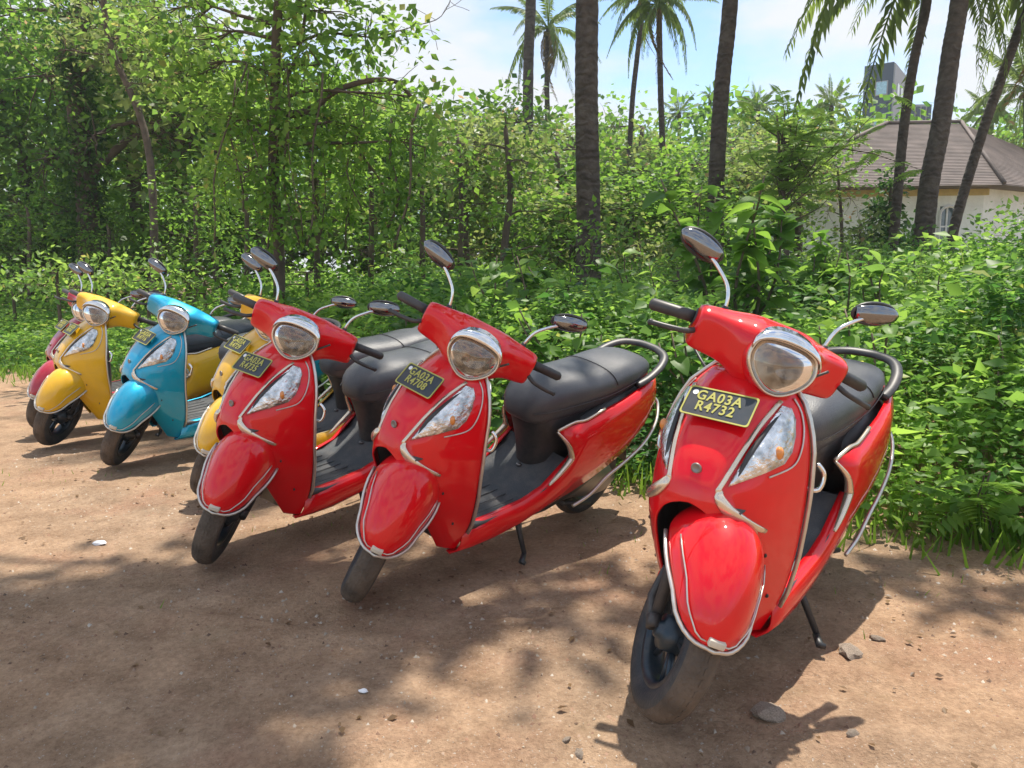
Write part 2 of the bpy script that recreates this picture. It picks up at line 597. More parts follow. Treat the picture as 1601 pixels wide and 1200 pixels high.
def make_tree(name, base, trunk_pts, r0, r1, blobs, per, leaf, material, label, cat, group=None, seed=1,
              tmpl=LEAF5, faces=LEAF5_F, clump_r=0.28, density=9.0, twigs=True, tint_mu=0.45, bark=None, local=False):
    """blobs: list of (centre, radii) relative to base; density: clumps per m2 of blob radius product"""
    rnd = random.Random(seed)
    rg = np.random.default_rng(seed)
    root = empty(name, base)
    mb = MB()
    P = catmull(trunk_pts, 5)
    n = len(P)
    mb.tube(P, [r0 + (r1 - r0) * i / (n - 1) + 0.25 * r0 * max(0, 1 - i / 3.0) for i in range(n)], 10)
    parts = []
    for (c, r) in blobs:
        cv = Vector(c)
        # limb from the nearest trunk point below the blob
        best = min(P, key=lambda q: (q - cv).length + max(0, q.z - cv.z) * 1.5)
        lp = limb_pts(best, cv, rnd, sag=0.08)
        k = len(lp)
        rr = max(r1 * 0.55, 0.012)
        mb.tube(lp, [rr * (1 - 0.75 * i / (k - 1)) for i in range(k)], 6)
        cnt = max(4, int(density * (r[0] * r[1] + r[0] * r[2] + r[1] * r[2]) / 3 * 4))
        pts = blob_points(c, r, cnt, rg=rg)
        if twigs:
            for q in pts[:: max(1, len(pts) // 9)]:
                mb.tube(limb_pts(lp[rnd.randint(k // 2, k - 1)], q, rnd, n=4), [rr * 0.3, rr * 0.26, rr * 0.2, rr * 0.14, rr * 0.08], 4, cap=False)
        parts.append(clumps(pts, clump_r, per, leaf, tmpl, faces, tint_mu, rg=rg))
    mb.build('trunk', bark or M['bark'], root)
    link('crown', np_mesh('crown', parts, material), root)
    tag(root, label, cat, group)
    return root
#VEG_END
# ------------------------------------------------------------------ ground
def edge_y(x):
    """where the dirt gives way to plants behind the scooters"""
    return interp(x, [-40, -12, -7, -4.6, -3.4, -2.4, -1.2, -0.2, 0.6, 1.25, 1.9, 2.6, 3.4, 5, 8], [9.8, 9.8, 9.6, 8.6, 7.6, 6.6, 5.4, 4.6, 4.0, 3.45, 3.0, 2.72, 2.55, 2.3, 2.0])


def gz(x, y):
    h = 0.030 * noise.noise((x * 0.5, y * 0.5, 1.7)) + 0.014 * noise.noise((x * 1.9, y * 1.9, 4.2)) + 0.006 * noise.noise((x * 7, y * 7, 0.3))
    e = edge_y(x)
    h += 0.10 * min(1, max(0, (y - e + 0.2) / 1.5))
    # shallow single-track ruts left by passing two-wheelers
    for (a0, a1, ph) in ((1.62, -0.10, 0.4), (2.15, -0.24, 1.9), (1.28, 0.06, 3.0)):
        d_ = y - (a0 + a1 * x + 0.10 * math.sin(0.9 * x + ph))
        if abs(d_) < 0.25:
            h += -0.009 * math.exp(-(d_ / 0.045) ** 2) + 0.004 * math.exp(-((abs(d_) - 0.085) / 0.03) ** 2)
    return h


def ground_grid(x0, x1, y0, y1, step, micro):
    nx, ny = int((x1 - x0) / step) + 1, int((y1 - y0) / step) + 1
    V = []
    for j in range(ny):
        for i in range(nx):
            x, y = x0 + i * step, y0 + j * step
            z = gz(x, y)
            if micro:
                z += 0.0045 * noise.noise((x * 22, y * 22, 9.1)) + 0.003 * abs(noise.noise((x * 45, y * 45, 3.3)))
            V.append((x, y, z - 0.022))
    F = [(j * nx + i, j * nx + i + 1, (j + 1) * nx + i + 1, (j + 1) * nx + i) for j in range(ny - 1) for i in range(nx - 1)]
    return V, F


V, F = ground_grid(-3.4, 3.4, 0.8, 5.2, 0.022, True)
tag(link('dirt_track', mesh_from('dirt_track', V, F, [M['ground']])), kind='structure')
# surrounding ground with the fine patch cut out of its middle
xs = sorted(set([-150, -60, -30] + [round(v, 3) for v in np.arange(-16, 16.01, 0.4)] + [30, 60, 150] + [-3.39, 3.39]))
ys = sorted(set([-40, -20, -5, -1, 0.4, 0.81, 5.19] + [round(v, 3) for v in np.arange(1.2, 16, 0.4)] + [20, 30, 60, 150, 220]))
V, F = [], []
for y in ys:
    for x in xs:
        near = abs(x) <= 16 and -1 <= y <= 16
        z = (gz(x, y) if near else (0.1 if y > 16 else 0.0)) - 0.022
        if y >= 20: z = 0.08 + 0.6 * min(1, (y - 20) / 40)
        if x in (-3.39, 3.39) or y in (0.81, 5.19): z -= 0.004
        V.append((x, y, z))
nx = len(xs)
for j in range(len(ys) - 1):
    for i in range(nx - 1):
        cx, cy = (xs[i] + xs[i + 1]) / 2, (ys[j] + ys[j + 1]) / 2
        if abs(cx) < 3.39 and 0.81 < cy < 5.19:
            continue
        F.append((j * nx + i, j * nx + i + 1, (j + 1) * nx + i + 1, (j + 1) * nx + i))
tag(link('ground', mesh_from('ground', V, F, [M['ground']])), kind='structure')

# ------------------------------------------------------------------ stones, litter
def rock_mesh(name, seed, flat=0.6):
    bm = bmesh.new()
    bmesh.ops.create_icosphere(bm, subdivisions=2, radius=1)
    for v in bm.verts:
        d = 1 + 0.35 * noise.noise(v.co * 1.3 + Vector((seed * 7.1, 0, 0))) + 0.15 * noise.noise(v.co * 4 + Vector((0, seed * 3, 0)))
        v.co *= d
        v.co.z *= flat
    me = bpy.data.meshes.new(name)
    bm.to_mesh(me)
    bm.free()
    me.materials.append(M['rock'])
    return me


rocks = [rock_mesh('stone', k, 0.55) for k in range(3)]
def on_ground(px, py):
    d = fwd * FPX + cam_r * (px - 800.5) - cam_u * (py - 600)
    t = -CAM_H / d.z
    return d.x * t, d.y * t
for k, (px, py, s, lab) in enumerate([(1205, 1098, .042, 'rough lump of earth and stone lying just right of the nearest front tyre'), (1330, 1008, .040, 'brown stone beside the foot of the nearest side stand'),
                                      (1372, 985, .022, 'small pale stone behind the brown stone at the side stand'), (885, 1138, .013, 'small white pebble at the bottom centre of the track'),
                                      (905, 1155, .014, 'tan pebble next to the white pebble at the bottom centre'), (1335, 1128, .016, 'small pebble on the sunlit sand at the lower right')]):
    x, y = on_ground(px, py)
    r = link('stone', rocks[k % 3])
    r.location = (x, y, gz(x, y) - 0.022 + s * 0.2)
    r.scale = (s * 1.1, s * 0.9, s * 0.8)
    r.rotation_euler = (0.2 * k, 0, k * 1.3)
    tag(r, lab, 'stone')
for px, py, s, lab in [(155, 847, .030, 'crumpled white scrap of litter on the sunlit dirt at the left'), (567, 1068, .014, 'crumpled white scrap of litter at the bottom centre of the track')]:
    x, y = on_ground(px, py)
    me = rock_mesh('litter', px, 0.5)
    me.materials.clear(); me.materials.append(M['litter'])
    r = link('litter_scrap', me)
    r.location = (x, y, gz(x, y) - 0.015)
    r.scale = (s, s * 0.7, s * 0.7)
    tag(r, lab, 'litter')

# gravel and crumbs of earth: uncountable
def crumbs(n, smin, smax, region, seed, zoff=-0.02):
    rg = np.random.default_rng(seed)
    base = np.array([(1, 0, -.3), (-.5, .87, -.3), (-.5, -.87, -.3), (0.1, 0, .75)])
    fc = np.array([(0, 1, 3), (1, 2, 3), (2, 0, 3)])
    P = []
    while len(P) < n:
        x = rg.uniform(region[0], region[1]); y = region[2] + (region[3] - region[2]) * rg.random() ** 1.5
        if noise.noise((x * 1.5, y * 1.5, seed)) < rg.uniform(-0.5, 0.25): continue
        if y > edge_y(x) + 0.4: continue
        P.append((x, y, gz(x, y) + zoff))
    P = np.array(P)
    s = rg.uniform(0, 1, n) ** 3 * (smax - smin) + smin
    a = rg.uniform(0, 6.28, n)
    q = rg.uniform(0.6, 1.3, (n, 1, 3))
    b = base[None] * q
    X = b[..., 0] * np.cos(a)[:, None] - b[..., 1] * np.sin(a)[:, None]
    Y = b[..., 0] * np.sin(a)[:, None] + b[..., 1] * np.cos(a)[:, None]
    V = P[:, None, :] + np.stack([X, Y, b[..., 2]], -1) * s[:, None, None]
    F = fc[None] + (np.arange(n) * 4)[:, None, None]
    return V.reshape(-1, 3), F.reshape(-1, 3), np.repeat(rg.random(n), 4)


def tintmat(name, stops, rough=0.9):
    mm = bpy.data.materials.new(name)
    mm.use_nodes = True
    t = mm.node_tree
    a = t.nodes.new('ShaderNodeAttribute'); a.attribute_name = 'tint'
    r = t.nodes.new('ShaderNodeValToRGB')
    r.color_ramp.elements[0].color = (*stops[0], 1)
    r.color_ramp.elements[1].color = (*stops[-1], 1)
    for k, s_ in enumerate(stops[1:-1]):
        e = r.color_ramp.elements.new((k + 1) / (len(stops) - 1)); e.color = (*s_, 1)
    t.links.new(a.outputs['Fac'], r.inputs['Fac'])
    t.links.new(r.outputs['Color'], t.nodes['Principled BSDF'].inputs['Base Color'])
    t.nodes['Principled BSDF'].inputs['Roughness'].default_value = rough
    return mm


M['crumb'] = tintmat('crumb', [(0.12, 0.075, 0.05), (0.30, 0.17, 0.11), (0.34, 0.27, 0.20), (0.50, 0.44, 0.37)])
tag(link('gravel', np_mesh('gravel', [crumbs(15000, .002, .010, (-3.3, 3.3, 0.85, 5.1), 5)], M['crumb'])), kind='stuff')
# fallen leaves and bits of twig on the dirt
def litter_leaves(n, seed):
    rg = np.random.default_rng(seed)
    P = []
    while len(P) < n:
        x = rg.uniform(-3.2, 3.2); y = rg.uniform(1.0, 5)
        if y > edge_y(x) + 0.3 or rg.random() > 0.25 + 0.75 * math.exp(-abs(edge_y(x) - y) * 1.2): continue
        P.append((x, y, gz(x, y) - 0.012))
    P = np.array(P)
    a = rg.uniform(0, 6.28, n)
    out = np.stack([np.cos(a), np.sin(a), rg.normal(0, .15, n)], 1)
    return scatter(P, out, rg.uniform(.012, .035, n), rg.uniform(0, .85, n), roll_sd=.2, rg=rg)


tag(link('fallen_leaves', np_mesh('fallen_leaves', [litter_leaves(600, 3)], M['dryleaf'])), kind='stuff')

# ------------------------------------------------------------------ grass on the left verge and along the edge
def grass(n, region, hmin, hmax, seed, cond):
    rg = np.random.default_rng(seed)
    xs_ = rg.uniform(region[0], region[1], n * 2); ys_ = rg.uniform(region[2], region[3], n * 2)
    P = [(x, y, gz(x, y) - 0.03) for x, y in zip(xs_, ys_) if cond(x, y, rg)][:n]
    P = np.array(P)
    k = len(P)
    out = np.stack([rg.normal(0, .38, k), rg.normal(0, .38, k), np.ones(k)], 1)
    tnt = np.clip(0.45 + 0.3 * np.array([noise.noise((p[0] * .9, p[1] * .9, 2)) for p in P]) + rg.normal(0, .15, k), 0, 1)
    t = BLADE.copy(); t[:, 0] *= 1.6
    return scatter(P, out, rg.uniform(hmin, hmax, k), tnt, t, BLADE_F, roll_sd=1.0, rg=rg)


g1 = grass(46000, (-13, -1.5, 6, 16), .05, .20, 21, lambda x, y, r: y > edge_y(x) - 0.3 + r.normal(0, .35))
g2 = grass(9000, (0.5, 5.5, 1.9, 4.6), .05, .20, 22, lambda x, y, r: abs(y - edge_y(x) - 0.05) < abs(r.normal(0, .22)))
g3 = grass(2500, (-6, 2.2, 1.2, 7), .012, .05, 23, lambda x, y, r: y < edge_y(x) and noise.noise((x * 1.3, y * 1.3, 8)) > 0.22 and r.random() < .6)
tag(link('grass', np_mesh('grass', [g1, g2, g3], M['grass'])), kind='stuff')


# ------------------------------------------------------------------ undergrowth: the leafy mass behind the row
def und_top(x, y):
    e = y - edge_y(x)
    h = 0.18 + 0.66 * min(1, max(0, e) / 1.5) + 0.30 * min(1, max(0, e - 1.5) / 5)
    h *= 1 + 0.5 * noise.noise((x * 0.7, y * 0.7, 5.5)) + 0.25 * noise.noise((x * 2.1, y * 2.1, 1.5))
    if x < -3.5: h *= max(0.5, 1 + (x + 3.5) * 0.3)
    return max(0.05, h)


def undergrowth(n, region, size, seed, per, depth, rr):
    rg = np.random.default_rng(seed)
    cen, tn = [], []
    while len(cen) < n:
        x = rg.uniform(region[0], region[1]); y = rg.uniform(region[2], region[3])
        e = y - edge_y(x)
        if e < rg.normal(0.05, 0.07): continue
        if abs(x) > 2.2 + y * 0.78: continue
        t = und_top(x, y)
        z = t - abs(rg.normal(0, depth)) * t
        if e < .5: z = rg.uniform(0.02, t)
        cen.append((x, y, max(.03, z)))
        tn.append(0.40 + 0.75 * noise.noise((x * .8, y * .8, 3)) + 0.5 * noise.noise((x * 3, y * 3, 6)))
    cen = np.array(cen); tn = np.array(tn)
    d = rg.normal(0, 1, (n, per, 3)); d[..., 2] *= .45
    pos = cen[:, None] + d * rr
    out = d.copy(); out[..., 2] = rg.normal(.05, .35, (n, per))
    tint = np.clip(tn[:, None] + rg.normal(0, .15, (n, per)), 0, .86)
    tint = np.where(rg.random((n, per)) < .012, .97, tint)
    return scatter(pos.reshape(-1, 3), out.reshape(-1, 3), (size * rg.uniform(.55, 1.35, (n, per))).ravel(), tint.ravel(), roll_sd=.55, rg=rg)


u = [undergrowth(8500, (-3.6, 5.6, 2.4, 6.5), .055, 31, 8, .28, .07), undergrowth(1400, (-5, 8, 2.9, 9), .12, 37, 7, .12, .10), undergrowth(12000, (-11, 11, 6, 13), .075, 32, 8, .25, .12), undergrowth(5500, (-18, 18, 12, 22), .13, 33, 7, .25, .2)]
tag(link('undergrowth', np_mesh('undergrowth', u, M['leaf_under'])), kind='stuff')
# stems under the leaves
rg_ = np.random.default_rng(77)
P = []
while len(P) < 2600:
    x = rg_.uniform(-4, 6); y = rg_.uniform(2.4, 8)
    if y > edge_y(x) + .1: P.append((x, y, .05))
P = np.array(P); o_ = np.stack([rg_.normal(0, .25, len(P)), rg_.normal(0, .25, len(P)), np.ones(len(P))], 1)
bl = BLADE.copy(); bl[:, 0] *= .35
tag(link('stems', np_mesh('stems', [scatter(P, o_, np.array([und_top(p[0], p[1]) for p in P]) * .95, rg_.uniform(.2, .8, len(P)), bl, BLADE_F, rg=rg_)], M['leaf_olive'])), kind='stuff')


# ------------------------------------------------------------------ individual leafy plants standing out of the undergrowth
def leaf_piece(name, L_, W_, material, lobes=False):
    """one large leaf: curved, folded, with a stalk"""
    rows = 7
    V, F = [], []
    for i in range(rows):
        t = i / (rows - 1)
        w_ = W_ * math.sin(math.pi * (0.06 + 0.94 * t) ** 0.75) ** 0.9 if t < 1 else 0.001
        z = 0.10 * L_ * t - 0.38 * L_ * t * t
        for s in (-1, -0.5, 0, 0.5, 1):
            V.append((s * w_, t * L_, z + abs(s) * w_ * 0.22 + 0.012 * L_ * math.sin(9 * t + 3 * s)))
    for i in range(rows - 1):
        for k in range(4):
            F.append((i * 5 + k, i * 5 + k + 1, (i + 1) * 5 + k + 1, (i + 1) * 5 + k))
    me = mesh_from(name, V, F, [material])
    return me


def tint_attr(me, val):
    a = me.attributes.new('tint', 'FLOAT', 'POINT')
    a.data.foreach_set('value', np.full(len(me.vertices), val, np.float32))
    return me


big_leaves = {k: [tint_attr(leaf_piece('leaf', 1, .34, M[k]), v) for v in (.15, .4, .6, .8)] for k in ('leaf_mid', 'leaf_under', 'leaf_lime', 'leaf_deep')}


def big_leaf_plant(name, x, y, h, spread, nl, size, key, label, cat='plant', group=None, seed=1, nst=4):
    rnd = random.Random(seed)
    root = empty(name, (x, y, gz(x, y)))
    tips = []
    mb = MB()
    for k in range(nst):
        a = rnd.uniform(0, 6.28)
        p = limb_pts((0.03 * k, 0, 0), (spread * math.cos(a) * rnd.uniform(.3, 1), spread * math.sin(a) * rnd.uniform(.3, 1), h * rnd.uniform(.7, 1)), rnd, n=8)
        mb.tube(p, [0.004 + 0.010 * h * (1 - i / 9) for i in range(9)], 5)
        tips.append(p)
    mb.build('stem', M['twig'], root)
    for k in range(nl):
        p = tips[k % nst]
        f = rnd.uniform(.35, 1) ** .7
        i = min(7, int(f * 8))
        q = p[i].lerp(p[i + 1], f * 8 - i if f * 8 - i < 1 else 1)
        lo = link('leaf', big_leaves[key][rnd.randrange(4)], root)
        a = rnd.uniform(0, 6.28)
        lo.location = q
        lo.rotation_euler = (rnd.uniform(-.5, .75), rnd.uniform(-.45, .45), a)
        s_ = size * rnd.uniform(.6, 1.25)
        lo.scale = (s_, s_, s_)
    tag(root, label, cat, group)
    return root


def compound_leaf_mesh(name, L_, npair, lw, material, droop=.5, tint=.5, lenf=.32):
    """feathery leaf: a rachis with paired leaflets"""
    rg = np.random.default_rng(int(L_ * 1000) + npair)
    P, O, S = [], [], []
    for i in range(npair):
        t = (i + 1) / npair
        z = L_ * (0.25 * t - droop * t * t)
        for s in (-1, 1):
            P.append((0, L_ * t * .97, z)); O.append((s, .45, -.15)); S.append(L_ * lenf * math.sin(math.pi * (.15 + .8 * t)) + .01)
    P.append((0, L_ * .97, L_ * (.25 - droop))); O.append((0, 1, -.4)); S.append(L_ * .15)
    t_ = NARROW.copy(); t_[:, 0] *= lw
    a = scatter(np.array(P), np.array(O, float), np.array(S), np.clip(rg.normal(tint, .1, len(P)), 0, .86), t_, LEAF5_F, roll_sd=.12, rg=rg)
    rp = [(0, L_ * t, L_ * (0.25 * t - droop * t * t)) for t in np.linspace(0, 1, 7)]
    mb = MB().tube(rp, [L_ * .012 * (1 - .8 * i / 6) for i in range(7)], 4)
    F3 = []
    for f in mb.F:
        for q in range(1, len(f) - 1): F3.append((f[0], f[q], f[q + 1]))
    b = (np.array([tuple(v) for v in mb.V]), np.array(F3), np.full(len(mb.V), tint * .8))
    return np_mesh(name, [a, b], material)


feather = [compound_leaf_mesh('leaf', 1.0, n_, 1.5, M[k], d, t) for n_, k, d, t in ((11, 'leaf_under', .45, .45), (12, 'leaf_under', .6, .6), (11, 'leaf_mid', .5, .7))]
feather_lime = [compound_leaf_mesh('leaf', 1.0, n_, 1.7, M['leaf_lime'], d, t, .30) for n_, d, t in ((10, .5, .7), (9, .7, .84), (11, .35, .55))]


def feather_plant(name, x, y, h, n, size, label, cat='plant', group=None, seed=1, meshes=feather, z0=0.0):
    rnd = random.Random(seed)
    root = empty(name, (x, y, gz(x, y)))
    mb = MB()
    stems = []
    for k in range(3):
        p = limb_pts((0, .02 * k, 0), (rnd.uniform(-.2, .2) * h, rnd.uniform(-.2, .2) * h, h * rnd.uniform(.75, 1)), rnd, n=6)
        mb.tube(p, [0.003 + 0.008 * h * (1 - i / 7) for i in range(7)], 5)
        stems.append(p)
    mb.build('stem', M['twig'], root)
    for k in range(n):
        p = stems[k % 3]
        f = rnd.uniform(.25, 1)
        i = min(5, int(f * 6))
        lo = link('leaf', meshes[rnd.randrange(3)], root)
        lo.location = p[i].lerp(p[i + 1], min(1, f * 6 - i))
        lo.rotation_euler = (rnd.uniform(-.3, .7), rnd.uniform(-.3, .3), rnd.uniform(0, 6.28))
        s_ = size * rnd.uniform(.7, 1.2)
        lo.scale = (s_, s_, s_)
    tag(root, label, cat, group)
    return root


# ferny weeds at the right edge of the dirt
for k, (x, y, h, n, s) in enumerate([(2.0, 2.98, .30, 12, .28), (2.45, 2.80, .40, 16, .38), (2.9, 2.85, .45, 14, .36)]):
    feather_plant('feathery_weed', x, y, h, n, s, ['low feathery green weed at the corner of the dirt behind the nearest scooter', 'broad feathery weed spilling onto the dirt at the right edge',
                  'feathery weed half out of the frame at the lower right', 'taller feathery weed rising behind the low ones at the right', 'small feathery weed behind the tail of the nearest scooter'][k], seed=40 + k)
# broad-leaved plants
for k, (x, y, h, sp, nl, s, key, lab) in enumerate([
    (2.65, 3.75, .75, .35, 34, .15, 'leaf_under', 'broad-leaved plant with pale upper leaves right of the nearest scooter tail'),
    (3.55, 4.0, .85, .4, 34, .17, 'leaf_mid', 'broad-leaved plant near the right edge of the undergrowth'),
    (1.15, 4.35, .75, .35, 34, .13, 'leaf_mid', 'leafy plant behind the gap between the two nearest red scooters'),
    (1.95, 4.2, .85, .35, 36, .13, 'leaf_under', 'leafy plant directly behind the seat of the nearest scooter'),
    (0.35, 5.1, .85, .4, 36, .14, 'leaf_mid', 'leafy plant behind the second red scooter and its grab rail'),
    (-0.6, 6.0, .85, .4, 36, .14, 'leaf_deep', 'dark leafy plant behind the third red scooter'),
    (-1.9, 7.4, .85, .5, 36, .16, 'leaf_mid', 'leafy plant in the undergrowth behind the blue scooter'),
    (3.1, 5.6, 1.05, .4, 30, .16, 'leaf_lime', 'lime green leafy plant in the sunlit undergrowth at the right')]):
    big_leaf_plant('leafy_plant', x, y, h, sp, nl, s, key, lab, seed=60 + k)
# the glossy dark big-leaved bush in the middle right
big_leaf_plant('big_leaved_bush', 1.95, 6.9, 1.9, .75, 230, .23, 'leaf_mid', 'tall bush with large glossy drooping leaves behind the raised mirror of the nearest scooter', 'bush', seed=80, nst=9)
big_leaf_plant('big_leaved_bush', 0.55, 7.6, 1.35, .6, 120, .19, 'leaf_deep', 'dark big-leaved bush at the foot of the thick palm trunk', 'bush', seed=81, nst=7)
big_leaf_plant('big_leaved_bush', 3.0, 7.6, 1.45, .6, 110, .19, 'leaf_mid', 'big-leaved bush to the right of the tallest glossy bush', 'bush', seed=82, nst=6)
for k, (x, y, h_, lab) in enumerate([(2.9, 6.1, 1.25, 'bright broad-leaved sapling right of the raised mirror'), (4.3, 7.6, 1.45, 'bright broad-leaved sapling in front of the conical shrub'), (5.4, 8.2, 1.3, 'bright broad-leaved sapling before the house window'), (0.0, 6.6, 1.2, 'bright broad-leaved sapling above the grab rail of the second red scooter')]):
    big_leaf_plant('sapling', x, y, h_, .45, 110, .15, 'leaf_lime', lab, 'sapling', seed=140 + k, nst=6)
big_leaf_plant('yellow_tipped_plant', 1.45, 8.2, 1.5, .35, 40, .16, 'leaf_lime', 'yellow-green leafy sprig between the thick palm and the glossy bush', seed=83)

# ------------------------------------------------------------------ trees
B0 = lambda *a: a
def T(px, py, Y, base):
    v = at(px, py, Y)
    return (v.x - base[0], Y - base[1], v.z - base[2])


def blob(px, py, rpx, rpy, Y, base, ry=None, dy=0.0):
    v = at(px, py, Y + dy)
    k = (Y + dy) / FPX
    return ((v.x - base[0], Y + dy - base[1], v.z - base[2]), (rpx * k, (ry or max(rpx, rpy) * k * .8), rpy * k))


# vine-hung tree, centre left
Y = 8.8
b = at(432, 500, Y); base = (b.x, Y, 0.05)
vt = make_tree('vine_hung_tree', base, [(0, 0, 0), T(436, 400, Y, base), T(428, 280, Y, base), T(430, 160, Y, base), T(432, 60, Y, base), T(438, -60, Y, base), T(430, -260, Y, base)], .075, .045,
     [blob(330, 60, 95, 80, Y, base), blob(520, 20, 95, 70, Y, base), blob(420, -60, 160, 90, Y, base), blob(600, 60, 50, 60, Y, base), blob(360, 190, 60, 70, Y, base), blob(520, 190, 60, 60, Y, base, dy=.3), blob(640, 150, 55, 60, Y, base),
      blob(665, 230, 32, 60, Y, base), blob(290, 120, 60, 60, Y, base, dy=.5), blob(430, 110, 70, 60, Y, base, dy=.4), blob(250, 20, 80, 70, Y, base, dy=.3), blob(500, 100, 60, 50, Y, base, dy=-.3), blob(370, 270, 60, 55, Y, base, dy=.4), blob(560, 200, 55, 50, Y, base)], 20, .115, M['leaf_lime'],
     'vine-hung tree with a thin forked trunk and heart-shaped lime leaves, left of centre', 'tree', seed=5, clump_r=.26, density=14, tint_mu=.5)
br = MB()
lp = catmull([Vector(T(*q, base)) for q in ((431, 175, Y), (460, 178, Y), (490, 168, Y), (525, 142, Y), (575, 126, Y), (620, 128, Y), (650, 160, Y))], 5)
br.tube(lp, [0.05 - 0.03 * i / (len(lp) - 1) for i in range(len(lp))], 8)
lq = catmull([Vector(T(*q, base)) for q in ((431, 168, Y), (445, 130, Y), (470, 70, Y), (480, 0, Y), (500, -80, Y))], 5)
br.tube(lq, [0.03 - 0.02 * i / (len(lq) - 1) for i in range(len(lq))], 6)
br.build('limb', M['bark'], vt)
rv = random.Random(9)
for k in range(17):
    px = 340 + 18 * k + rv.uniform(-18, 18)
    py0 = 110 + rv.uniform(-20, 40) + (50 if px > 560 else 0)
    L1 = rv.uniform(300, 430)
    yy = Y + rv.uniform(-.4, .8)
    pts = []
    for i in range(9):
        t = i / 8
        pts.append(Vector(T(px + 18 * math.sin(2.5 * t + k * 1.7) + 8 * math.sin(7 * t + k), py0 + (L1 - py0 if L1 > py0 else 150) * t, yy, base)))
    r1_ = rv.uniform(.006, .018)
    rg_ = np.random.default_rng(900 + k)
    nn = int(26 * (1 if k % 3 else 2))
    mb = MB().tube(pts, r1_, 5)
    F3 = [(f[0], f[q], f[q + 1]) for f in mb.F for q in range(1, len(f) - 1)]
    vn = mb.build('vine', M['twig'], vt)
    tt = rg_.random(nn) ** .9
    ii = np.clip((tt * 8).astype(int), 0, 7)
    PA = np.array([tuple(p) for p in pts])
    cen = PA[ii] + (PA[ii + 1] - PA[ii]) * (tt * 8 - ii)[:, None]
    link('vine_leaves', np_mesh('vine_leaves', [clumps(cen, .13 + .08 * rv.random(), 7, .085, tint_mu=.45 + .25 * rv.random(), up=-.2, rg=rg_)], M['leaf_lime' if k % 3 else 'leaf_mid']), vn)

# big dark tree at the left
Y = 17.0
b = at(130, 440, Y); base = (b.x, Y, 0.1)
lt = make_tree('broad_tree', base, [(0, 0, 0), T(138, 340, Y, base), T(128, 250, Y, base), T(118, 120, Y, base), T(130, 0, Y, base), T(150, -160, Y, base)], .26, .14,
     [blob(60, 120, 95, 90, Y, base), blob(150, 40, 110, 80, Y, base), blob(30, 20, 90, 90, Y, base, dy=1), blob(240, 90, 90, 80, Y, base, dy=-1), blob(60, 250, 80, 60, Y, base), blob(150, 210, 60, 60, Y, base, dy=-.8), blob(220, -60, 170, 90, Y, base),
      blob(20, -60, 120, 90, Y, base), blob(300, 210, 60, 45, Y, base, dy=-.6), blob(110, 330, 70, 50, Y, base, dy=.4)], 24, .14, M['leaf_mid'],
     'big dark broad-crowned tree at the far left with an arching bough', 'tree', seed=6, clump_r=.45, density=4.4, tint_mu=.25)
lb = MB()
lp = catmull([Vector(T(*q, base)) for q in ((125, 290, Y), (165, 250, Y), (200, 220, Y), (245, 205, Y), (285, 220, Y), (310, 238, Y), (330, 270, Y))], 5)
lb.tube(lp, [0.11 - 0.07 * i / (len(lp) - 1) for i in range(len(lp))], 8)
lb.build('bough', M['bark'], lt)
rg_ = np.random.default_rng(66)
iv = []
for k in range(420):
    f = rg_.random()
    q = Vector(T(138, 420, Y, base)).lerp(Vector(T(120, 60, Y, base)), f)
    a = rg_.uniform(0, 6.28)
    iv.append((q.x + .32 * math.cos(a), q.y + .3 * math.sin(a), q.z))
link('ivy', np_mesh('ivy', [clumps(np.array(iv), .16, 12, .11, tint_mu=.3, up=-.3, rg=rg_)], M['leaf_deep']), lt)

# second tall tree leaning in from the left
Y = 14.0
b = at(235, 460, Y); base = (b.x, Y, 0.1)
make_tree('pale_leaved_tree', base, [(0, 0, 0), T(240, 330, Y, base), T(225, 200, Y, base), T(170, 60, Y, base), T(160, -60, Y, base)], .08, .045,
     [blob(210, 60, 70, 60, Y, base), blob(150, 0, 80, 60, Y, base), blob(250, -20, 80, 60, Y, base), blob(90, 80, 50, 60, Y, base), blob(200, 130, 55, 40, Y, base)], 18, .09, M['leaf_olive'],
     'slender tree with pale grey-green leaves between the dark tree and the vine-hung one', 'tree', seed=7, clump_r=.3, density=8.0, tint_mu=.5)

# ivy-clad pillar-like shrubs under the vines
for k, (px, Yk, hp, wpx, key, lab) in enumerate([
    (300, 12.5, 270, 75, 'leaf_mid', 'bushy young tree under the arching bough at the left'),
    (380, 11.5, 250, 55, 'leaf_mid', 'dark ivy-clad young tree just left of the thin forked trunk'),
    (490, 9.8, 230, 60, 'leaf_mid', 'creeper-covered young tree right of the thin forked trunk'),
    (575, 10.8, 210, 55, 'leaf_mid', 'dark creeper-covered young tree under the long side limb'),
    (655, 10.0, 250, 50, 'leaf_lime', 'lime creeper-covered young tree below the drooping end of the limb'),
    (40, 15.5, 300, 60, 'leaf_mid', 'dark bushy tree at the left edge of the frame'),
    (165, 15.8, 330, 60, 'leaf_mid', 'dark rounded bush at the foot of the big left tree'),
    (715, 11.5, 190, 55, 'leaf_mid', 'green creeper-covered young tree left of the vine-topped one')]):
    b = at(px, 470, Yk); base = (b.x, Yk, .08)
    bl_ = []
    ytop = hp
    yb = 420
    nb = 4
    for i in range(nb):
        f = i / (nb - 1)
        bl_.append(blob(px + 18 * math.sin(2.4 * i + k), ytop + 35 + (yb - ytop - 60) * f, wpx * (1 - .1 * f), 48, Yk, base))
    make_tree('young_tree', base, [(0, 0, 0), T(px + 6, (ytop + yb) / 2, Yk, base), T(px, ytop + 20, Yk, base)], .05, .02, bl_, 14, .08, M[key], lab, 'tree', seed=20 + k, clump_r=.26, density=8)

